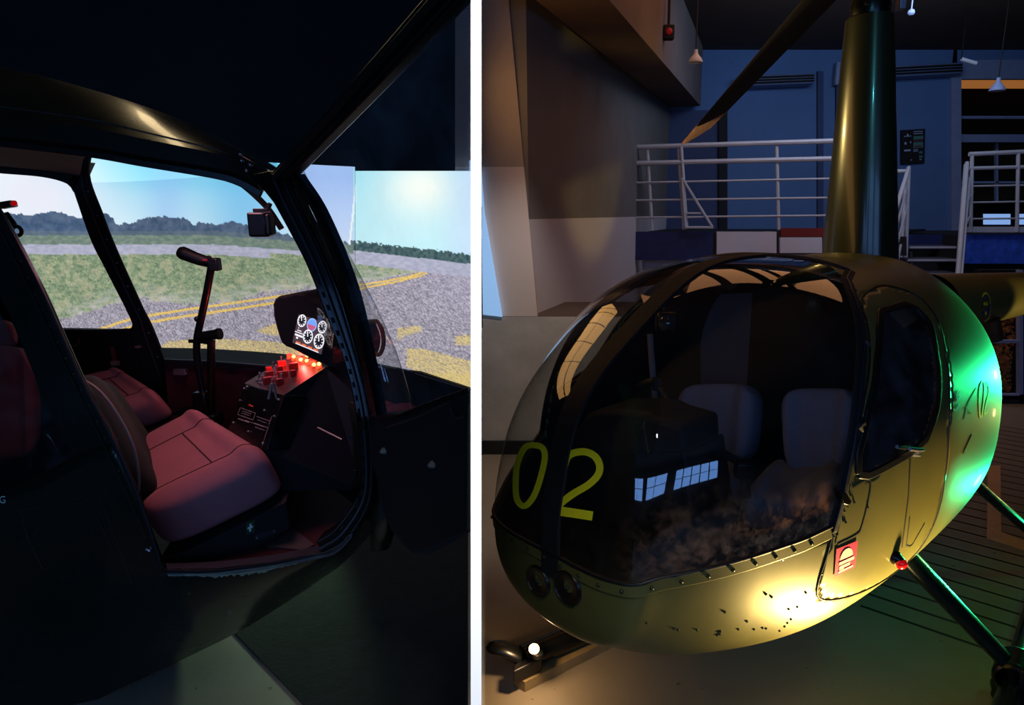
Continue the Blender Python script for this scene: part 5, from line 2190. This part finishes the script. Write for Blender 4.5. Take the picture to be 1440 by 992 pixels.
mb = MB()
M['dim_print'] = mat('grey print', rgb(140, 130, 128), .6)
for (u0, u1, v0, v1) in ((.12, .52, .45, .46), (.12, .52, .58, .59), (.12, .13, .45, .59), (.52, .53, .45, .59), (.58, .9, .5, .51), (.58, .9, .62, .63), (.9, .91, .42, .95), (.35, .8, .63, .64), (.16, .45, .64, .66), (.2, .44, .49, .5), (.2, .44, .53, .54), (.62, .85, .55, .56), (.62, .85, .68, .69)):
    mb.quad(FP(u0, v0), FP(u1, v0), FP(u1, v1), FP(u0, v1))
mb.obj('placard_text', 'dim_print', plate)
mb = MB()
mb.quad(FP(.3, .34), FP(.42, .34), FP(.42, .37), FP(.3, .37))
mb.obj('placard_logo', mat('red print logo', rgb(200, 70, 60), .6), plate)
mb = MB()
for (u, v) in ((.05, .1), (.05, .33), (.93, .1), (.95, .4), (.08, .75), (.5, .8), (.9, .9), (.7, .36), (.1, .05)):
    mb.ball(FP(u, v, .002), .004, 5)
mb.each('screw', 'metal', plate, smooth=True)
MB().prism([P(399, 556, 1.97), P(458, 517, 2.13), P(506, 560, 2.1), P(510, 690, 2.0), P(374, 690, 1.88), P(374, 634, 1.87)], (.06, .16, 0)).obj('console_side', 'black_matt', ck)
MB().tube([P(447, 602, 1.95), P(481, 619, 1.9)], .004, 6).box(P(494, 615, 1.88), (.012, .008, .012)).obj('prop_rod', 'seal', ck, smooth=True)
MB().tube([P(499, 662, 1.75), P(500, 668, 1.75), P(497, 673, 1.75)], .006, 6).obj('catch', 'black', ck, smooth=True)

# T bar cyclic control
YC = 2.28
cy = MB().tube(resample([P(298, 372, YC), P(290, 415, YC), P(283, 448, YC), P(277, 478, YC), P(278, 510, YC), P(284, 545, YC), P(291, 575, YC), P(297, 592, YC)], 30), .0125, 12).obj('cyclic_stick', 'black_satin', ck, smooth=True)
MB().tube(resample([P(252, 354, YC), P(262, 358, YC), P(280, 365, YC), P(302, 371, YC)], 12), [.018, .024, .024, .023, .023, .022, .022, .021, .02, .019, .019, .018], 12).obj('grip', 'black', cy, smooth=True)
MB().box(P(302, 372, YC), (.035, .035, .045)).box(P(294, 362, YC), (.015, .012, .012)).obj('switch_box', 'black', cy, bevel=.005)
MB().box(P(288, 366, YC - .024), (.016, .004, .005)).obj('button', em('red mark', (150, 30, 40), .5), cy)
MB().ball(P(277, 449, YC), .010, 8).tube([P(277, 449, YC), P(283, 450, YC)], .007, 6).obj('knob', 'black', cy, smooth=True)
sg = MB().tube([P(280, 474, YC), P(306, 470, YC)], .018, 12).tube([P(266, 480, YC), P(276, 480, YC), P(292, 482, YC)], .007, 8).tube([P(306, 470, YC), P(310, 469.5, YC)], .021, 12).obj('cross_grip', 'black_satin', cy, smooth=True)
MB().tube([P(297, 478, YC), P(297, 520, YC), P(297, 590, YC)], .0135, 12).obj('guard_tube', 'black_satin', cy, smooth=True)
MB().box(P(284, 566, YC - .02), (.05, .04, .08)).box(P(292, 590, YC), (.09, .07, .05)).obj('pivot_block', 'black_satin', cy, bevel=.006)
MB().tube([P(292, 595, YC), P(296, 640, YC)], .035, 12).obj('column', 'black_matt', cy, smooth=True)
MB().tube(resample([P(243, 582, 2.3), P(258, 577, 2.3), P(272, 573, 2.28), P(282, 570, 2.27)], 10), [.008, .010, .012, .012, .011, .01, .009, .008, .008, .008], 8).obj('collective_lever', 'black', ck, smooth=True)
# compass camera hanging at the top of the windscreen
YQ = 2.12
cm = MB().box(P(366, 316, YQ), (.062, .05, .078)).obj('compass', 'black_satin', ck, bevel=.007)
MB().box(P(379, 316, YQ), (.022, .045, .066)).obj('lens_housing', 'black', cm, bevel=.005)
MB().box(P(368, 296, YQ), (.05, .02, .012)).tube([P(376, 296, YQ), P(380, 286, YQ)], .008, 6).obj('mount', 'black', cm, bevel=.002)
MB().tube(resample([P(372, 300, YQ - .03), P(382, 300, YQ - .03), P(387, 310, YQ - .03), P(386, 320, YQ - .02)], 14), .0025, 6).obj('cable', 'black', cm, smooth=True)
# vent hose and pod in the nose seen through the bubble
MB().tube(resample([P(520, 453, 2.1), P(531, 453, 2.08), P(538, 468, 2.08), P(539, 486, 2.08), P(533, 499, 2.08), P(522, 495, 2.1)], 24), .0075, 8).obj('vent_hose', mat('ochre hose', rgb(150, 120, 70), .6), ck, smooth=True)
rows = []
for k in range(9):
    f = k / 8
    c = P(508, 452 + 62 * f, 2.2)
    r_ = (.040 + .02 * math.sin(PI * min(1, f * 1.1))) * (1 if f < .9 else .9)
    rows.append([c + Vector((math.cos(a) * r_ * 1.1, math.sin(a) * r_, 0)) for a in [2 * PI * j / 20 for j in range(20)]])
MB().grid(rows, True).add(rows[0], [tuple(range(20))]).obj('vent_body', mat('grey vent', rgb(60, 72, 78), .5), ck, smooth=True)
MB().strip([P(524, 512, 2.1), P(556, 519, 2.1), P(580, 524, 2.15)], [P(524, 514, 2.1), P(556, 521, 2.1), P(580, 526, 2.15)], (0, .02, 0)).obj('nose_bead', 'black', ck)

# ------------------------------------------------------------------ the open door
h0, h1 = N(395, 262, -.02), N(520, 640, -.02)
far_ = P(668, 545, 1.22)
dn = (h1 - h0).cross(far_ - h0).normalized()


def DP(x, y, off=0.0):
    return Ppl(x, y, h0, dn) + (dn if dn.y < 0 else -dn) * off


dv = (dn if dn.y > 0 else -dn) * .03
dr = empty('door', h1, None, None)
dr.parent = ck
dr.matrix_parent_inverse = ck.matrix_basis.inverted()


def dline(pts, n=24, smooth=False, off=0.0):
    return [DP(q.x, q.y, off) for q in resample([(a, b_, 0) for a, b_ in pts], n, smooth)]


XE = 661
# leading bar going up to the right
MB().strip(dline([(366, 262), (450, 167), (530, 76), (612, -20)]), dline([(407, 248), (500, 152), (590, 58), (662, -20)]), dv).obj('door_frame_top', 'black_satin', dr, bevel=.004)
for k, (f, w) in enumerate(((.08, .004), (.27, .007), (.42, .004), (.80, .003))):
    a = [p.lerp(q, f) for p, q in zip(dline([(366, 262), (450, 167), (530, 76), (612, -20)]), dline([(407, 248), (500, 152), (590, 58), (662, -20)]))]
    nn_ = (dn if dn.y < 0 else -dn)
    MB().tube([p + nn_ * .001 for p in a], w * .8, 8).obj('bar_ridge', mat('glossy ridge', rgb(50, 52, 50), .18, .6), dr, smooth=True)
# panel under the window, curved lower edge
MB().strip(dline([(522, 585), (560, 583), (600, 568), (XE, 546)]), dline([(520, 640), (545, 735), (580, 778), (XE, 748)]), dv).obj('door_panel', 'black_matt', dr, bevel=.004)
low = [(524, 600), (526, 650), (533, 705), (548, 745), (570, 772), (592, 782), (620, 772), (XE, 748)]
lw = resample([(a, b_, 0) for a, b_ in low], 30)
up_ = resample([(524, 590, 0), (560, 585, 0), (600, 571, 0), (XE, 548, 0)], 30, False)
MB().grid([[DP(p.x, p.y, -.004) for p in up_], [DP(p.x, p.y, -.004) for p in lw]]).obj('door_skin', 'carpet_dark', dr)
MB().strip(dline([(407, 248), (440, 300), (480, 400), (505, 500), (521, 585)], 30, True), dline([(412, 246), (446, 300), (487, 400), (512, 500), (530, 588)], 30, True), dv).obj('door_frame_front', 'black_satin', dr)
ribbon(dline([(530, 590), (560, 586), (600, 570), (XE, 548)], off=.004), .012, .005, 'window_seal', 'black_satin', dr)
MB().tube(dline([(547, 600), (590, 586), (640, 562)], off=.008), .003, 6).obj('trim_line', 'seal', dr)
gv = [DP(x, y, -.015) for x, y in ((409, 246), (662, -30), (XE, 546), (600, 570), (560, 585), (528, 590), (505, 500), (480, 400), (445, 305))]
MB().add(gv, [tuple(range(9))]).obj('door_window', 'glass_door', dr)
for (x, y) in ((541, 634), (609, 653)):
    kb = MB().lathe(DP(x, y, 0), dn if dn.y < 0 else -dn, [(.009, 0), (.009, .004), (.006, .008), (.005, .012), (.001, .013)], 14).obj('knob', mat('ivory knob', rgb(130, 124, 112), .4), dr, smooth=True)
MB().tube(dline([(640, 572), (647, 584), (XE, 582)], 10, True, .012), .004, 6).obj('pull_handle', 'seal', dr, smooth=True)

# ================================================================== LIGHT
def area(name, loc, target, size, power, col, sizey=None, spread=None):
    l = bpy.data.lights.new(name, 'AREA')
    l.energy = power
    l.color = col
    l.size = size
    if sizey:
        l.shape = 'RECTANGLE'
        l.size_y = sizey
    if spread:
        l.spread = math.radians(spread)
    o = bpy.data.objects.new(name, l)
    C.objects.link(o)
    o.location = loc
    o.rotation_euler = (Vector(target) - Vector(loc)).to_track_quat('-Z', 'Y').to_euler()
    return o


def spot(name, loc, target, power, col, angle, blend=.5, rad=.03):
    l = bpy.data.lights.new(name, 'SPOT')
    l.energy = power
    l.color = col
    l.spot_size = math.radians(angle)
    l.spot_blend = blend
    l.shadow_soft_size = rad
    o = bpy.data.objects.new(name, l)
    C.objects.link(o)
    o.location = loc
    o.rotation_euler = (Vector(target) - Vector(loc)).to_track_quat('-Z', 'Y').to_euler()
    return o


def point(name, loc, power, col, rad=.03):
    l = bpy.data.lights.new(name, 'POINT')
    l.energy = power
    l.color = col
    l.shadow_soft_size = rad
    o = bpy.data.objects.new(name, l)
    C.objects.link(o)
    o.location = loc
    return o


w = bpy.data.worlds.new('w')
sc.world = w
w.use_nodes = True
w.node_tree.nodes['Background'].inputs[0].default_value = (.02, .03, .05, 1)
w.node_tree.nodes['Background'].inputs[1].default_value = 0.3

# white end of the partition: added lamp between added baffle plates, out of view
cx_ = (col_at(669.5, .9, 1.4)).x
pn = (P(669.5, 0, 1) - CAM).cross(P(669.5, 900, 1) - CAM).normalized()
if pn.x < 0:
    pn = -pn


def in_plane(Y, z):
    p = Vector((0, Y, z))
    p.x = CAM.x - ((p - CAM).y * pn.y + (p - CAM).z * pn.z) / pn.x
    return p


a_, b_ = in_plane(.12, 2.85), in_plane(.9, 1.12)
lo_ = area('partition_downlight', a_, b_, .006, 7, (1, 1, 1), sizey=.7, spread=46)
d_ = (b_ - a_).normalized()
zz_ = -d_
xx_ = pn
yy_ = zz_.cross(xx_)
lo_.rotation_euler = Matrix((xx_, yy_, zz_)).transposed().to_euler()
sl_ = empty('slot_lamp', in_plane(.5, 3.25), 'black slotted lamp housing above the white end of the partition', 'lamp')
sl_poly = [(.04, 2.35), (.0, 3.25), (.86, 3.25), (.87, 2.06), (.5, 1.93), (.2, 1.9)]
for s_ in (1, -1):
    MB().prism([in_plane(y, z) + pn * .0085 * s_ for y, z in sl_poly], pn * .002 * s_).obj('shade', M['black_matt'], sl_)
MB().prism([in_plane(.0, 3.25) - pn * .012, in_plane(.86, 3.25) - pn * .012, in_plane(.86, 3.25) + pn * .012, in_plane(.0, 3.25) + pn * .012], (0, 0, .65)).obj('hanger', M['black_matt'], sl_)

# daylight windows of the hall behind the camera (out of view, panes added to be reflected by the bubble)
def pane(name, cx, cy, cz, wd, ht, nrm, col, es, bars=(3, 2)):
    nrm = Vector(nrm).normalized()
    s_ = nrm.cross(Vector((0, 0, 1))).normalized()
    u_ = Vector((0, 0, 1))
    c = Vector((cx, cy, cz))
    q = [c - s_ * wd / 2 - u_ * ht / 2, c + s_ * wd / 2 - u_ * ht / 2, c + s_ * wd / 2 + u_ * ht / 2, c - s_ * wd / 2 + u_ * ht / 2]
    o = MB().prism(q, -nrm * .02).obj(name, mat(name + ' pane', col, .5, emit=col, es=es))
    structure(o)
    f = MB()
    for k in range(bars[0] + 1):
        a = q[0].lerp(q[1], k / bars[0]) + nrm * .02
        b_ = q[3].lerp(q[2], k / bars[0]) + nrm * .02
        f.tube([a, b_], .03, 6)
    for k in range(bars[1] + 1):
        a = q[0].lerp(q[3], k / bars[1]) + nrm * .02
        b_ = q[1].lerp(q[2], k / bars[1]) + nrm * .02
        f.tube([a, b_], .02, 6)
    f.obj('window_frame', M['black'], o)


es_w = 4.2
for k, (x0, x1, nb) in enumerate(((-3.7, -1.5, 2), (-.9, 1.1, 2), (1.7, 4.2, 5))):
    pane('window_%d' % (3 + k), (x0 + x1) / 2, -4.2, 2.6, x1 - x0, 1.25, (0, 1, 0), rgb(120, 172, 255), es_w, (nb, 2))
# unseen warm ceiling panels added for their reflection in the bubble
for k, (x0, x1) in enumerate(((-.5, .75), (.95, 2.1), (2.3, 3.5))):
    m_ = mat('warm diffuser %d' % k, (.8, .6, .4), .5, emit=(1.0, .44, .18), es=.95)
    r = empty('ceiling_light', ((x0 + x1) / 2, 5.1, 3.9), None, None)
    tag(r, ('warm ceiling light panel nearest the partition', 'warm ceiling light panel in the middle of the row', 'warm ceiling light panel nearest the right wall')[k], 'lamp', 'warm ceiling light panels')
    MB().box(((x0 + x1) / 2, 5.1, 3.85), (x1 - x0, 2.4, .02)).obj('diffuser', m_, r)
    MB().box(((x0 + x1) / 2, 5.1, 3.88), (x1 - x0 + .06, 2.46, .04)).obj('frame', M['black'], r)
# added unseen floor lamps: warm on nose flank and tail, green on rear flank
def uplight(loc, target, name, label, power, col, ang, rad):
    loc = Vector(loc)
    r = empty('floor_lamp', (loc.x, loc.y, 0), label, 'lamp')
    d = (Vector(target) - loc).normalized()
    MB().lathe(loc - d * .10, d, [(.001, 0), (.05, 0), (.06, .02), (.06, .12), (.055, .12), (.05, .03)], 20).obj('housing', M['black_satin'], r, smooth=True)
    MB().lathe((loc.x, loc.y, 0), (0, 0, 1), [(.001, 0), (.09, 0), (.09, .02), (.015, .025), (.015, max(.03, loc.z - .04))], 16).obj('base', M['black'], r)
    spot(name, loc + d * .02, target, power, col, ang, .7, rad)


uplight((1.08, 1.50, .12), (.92, 1.58, .9), 'warm_spot', 'black floor uplight throwing warm light up the nose flank', 165, (1.0, .70, .25), 104, .05)
uplight((2.66, 3.0, .15), L2W(-.4, .6, .75), 'green_flood', 'black floor flood throwing green light on the rear flank', 110, (.02, 1.0, .30), 60, .05)
spot('green_high', (2.75, 3.05, 1.0), L2W(-.28, .66, 1.06), 260, (.02, 1.0, .28), 42, .35, .04)  # added spot without fixture, carries the green higher
uplight((4.3, 3.9, .3), L2W(-.8, .6, 1.1), 'warm_rear', 'black floor spot throwing warm light on the tail', 14, (1.0, .66, .2), 30, .05)
spot('green_floor', (2.4, 2.3, 1.9), (1.75, 2.2, 0), 8, (.05, 1.0, .4), 60, .9, .05)
spot('mast_cool', (.3, -1.0, 3.3), (1.3, 2.95, 2.1), 60, (.1, .6, .75), 14, .6, .03)  # added spot for the teal band on the mast, no fixture
spot('boom_warm', (4.4, 3.6, .4), P(1400, 430, 4.4), 110, (1.0, .72, .2), 26, .5, .04)  # added spot to brighten the tail boom, no fixture
spot('mast_warm', (-.45, 4.0, 2.3), (1.25, 2.95, 2.1), 80, (1.0, .72, .25), 50, .6, .03)  # added spot for the gold edge of the mast, no fixture
point('skid_lamp_light', lp + Vector((.0, -.03, .03)), 2.4, (1.0, .62, .3), .01)
# simulator room
point('console_glow', TQ(.45, .16, .035), 1.5, (1.0, .05, .04), .005)
area('cabin_red', P(300, 470, 2.0) + Vector((0, 0, .55)), P(300, 700, 1.95), .25, 1.9, (1.0, .42, .50), spread=120)  # added soft light above the seats, no fixture
spot('tip_warm', lp + Vector((-.02, .1, .06)), P(975, 195, 4.3), 70, (1.0, .72, .45), 9, .4, .01)  # added spot to brighten the blade tip, starts near the skid lamp
spot('hall_fill', (.15, 3.0, 3.0), (-.35, 4.2, .25), 70, (1.0, .90, .84), 62, .7, .04)
area('gallery_daylight', (3.0, 6.1, 3.7), (3.0, 9.0, 1.8), 2.2, 30, (.50, .68, 1.0), sizey=.6)  # added fill to brighten the gallery, no real source
spot('floor_green', (-1.75, 4.3, .5), (-1.2, 2.15, 0), 60, (.60, 1.0, .62), 24, .6, .05)  # added spot to brighten the bare floor under the cockpit
area('roof_warm', (-1.9, 3.3, 3.4), (-1.2, 2.1, 1.9), .10, 1.8, (1.0, .75, .4), sizey=1.2)  # added light for the warm streak along the cockpit roof

# glowing strip added out of sight on the partition for the bubble's amber reflection
pn = (P(669.5, 0, 1) - CAM).cross(P(669.5, 900, 1) - CAM).normalized()
if pn.x < 0:
    pn = -pn


def on_part(Y, z, off):
    a = col_at(669.5, Y, z)
    return a + pn * off


q = [on_part(1.70, 1.36, .010), on_part(1.70, 1.44, .010), on_part(3.35, 2.62, .010), on_part(4.2, 2.62, .010), on_part(4.2, 2.34, .010)]
o = MB().prism(q, pn * .003).obj('window_6', mat('amber pane', (.9, .6, .3), .5, emit=(1.0, .52, .16), es=2.0))
structure(o)
mb = MB()
for f in (.2, .4, .6, .8, .92):
    a = on_part(1.70 + 2.5 * f, 1.36 + .98 * f - .02, .0145)
    b_ = on_part(1.70 + 1.9 * f, 1.44 + 1.3 * f + .02, .0145)
    mb.tube([a, b_], .004, 4)
mb.tube([on_part(1.70, 1.40, .0145), on_part(3.8, 2.5, .0145)], .004, 4)
mb.obj('window_bars', 'black', o)
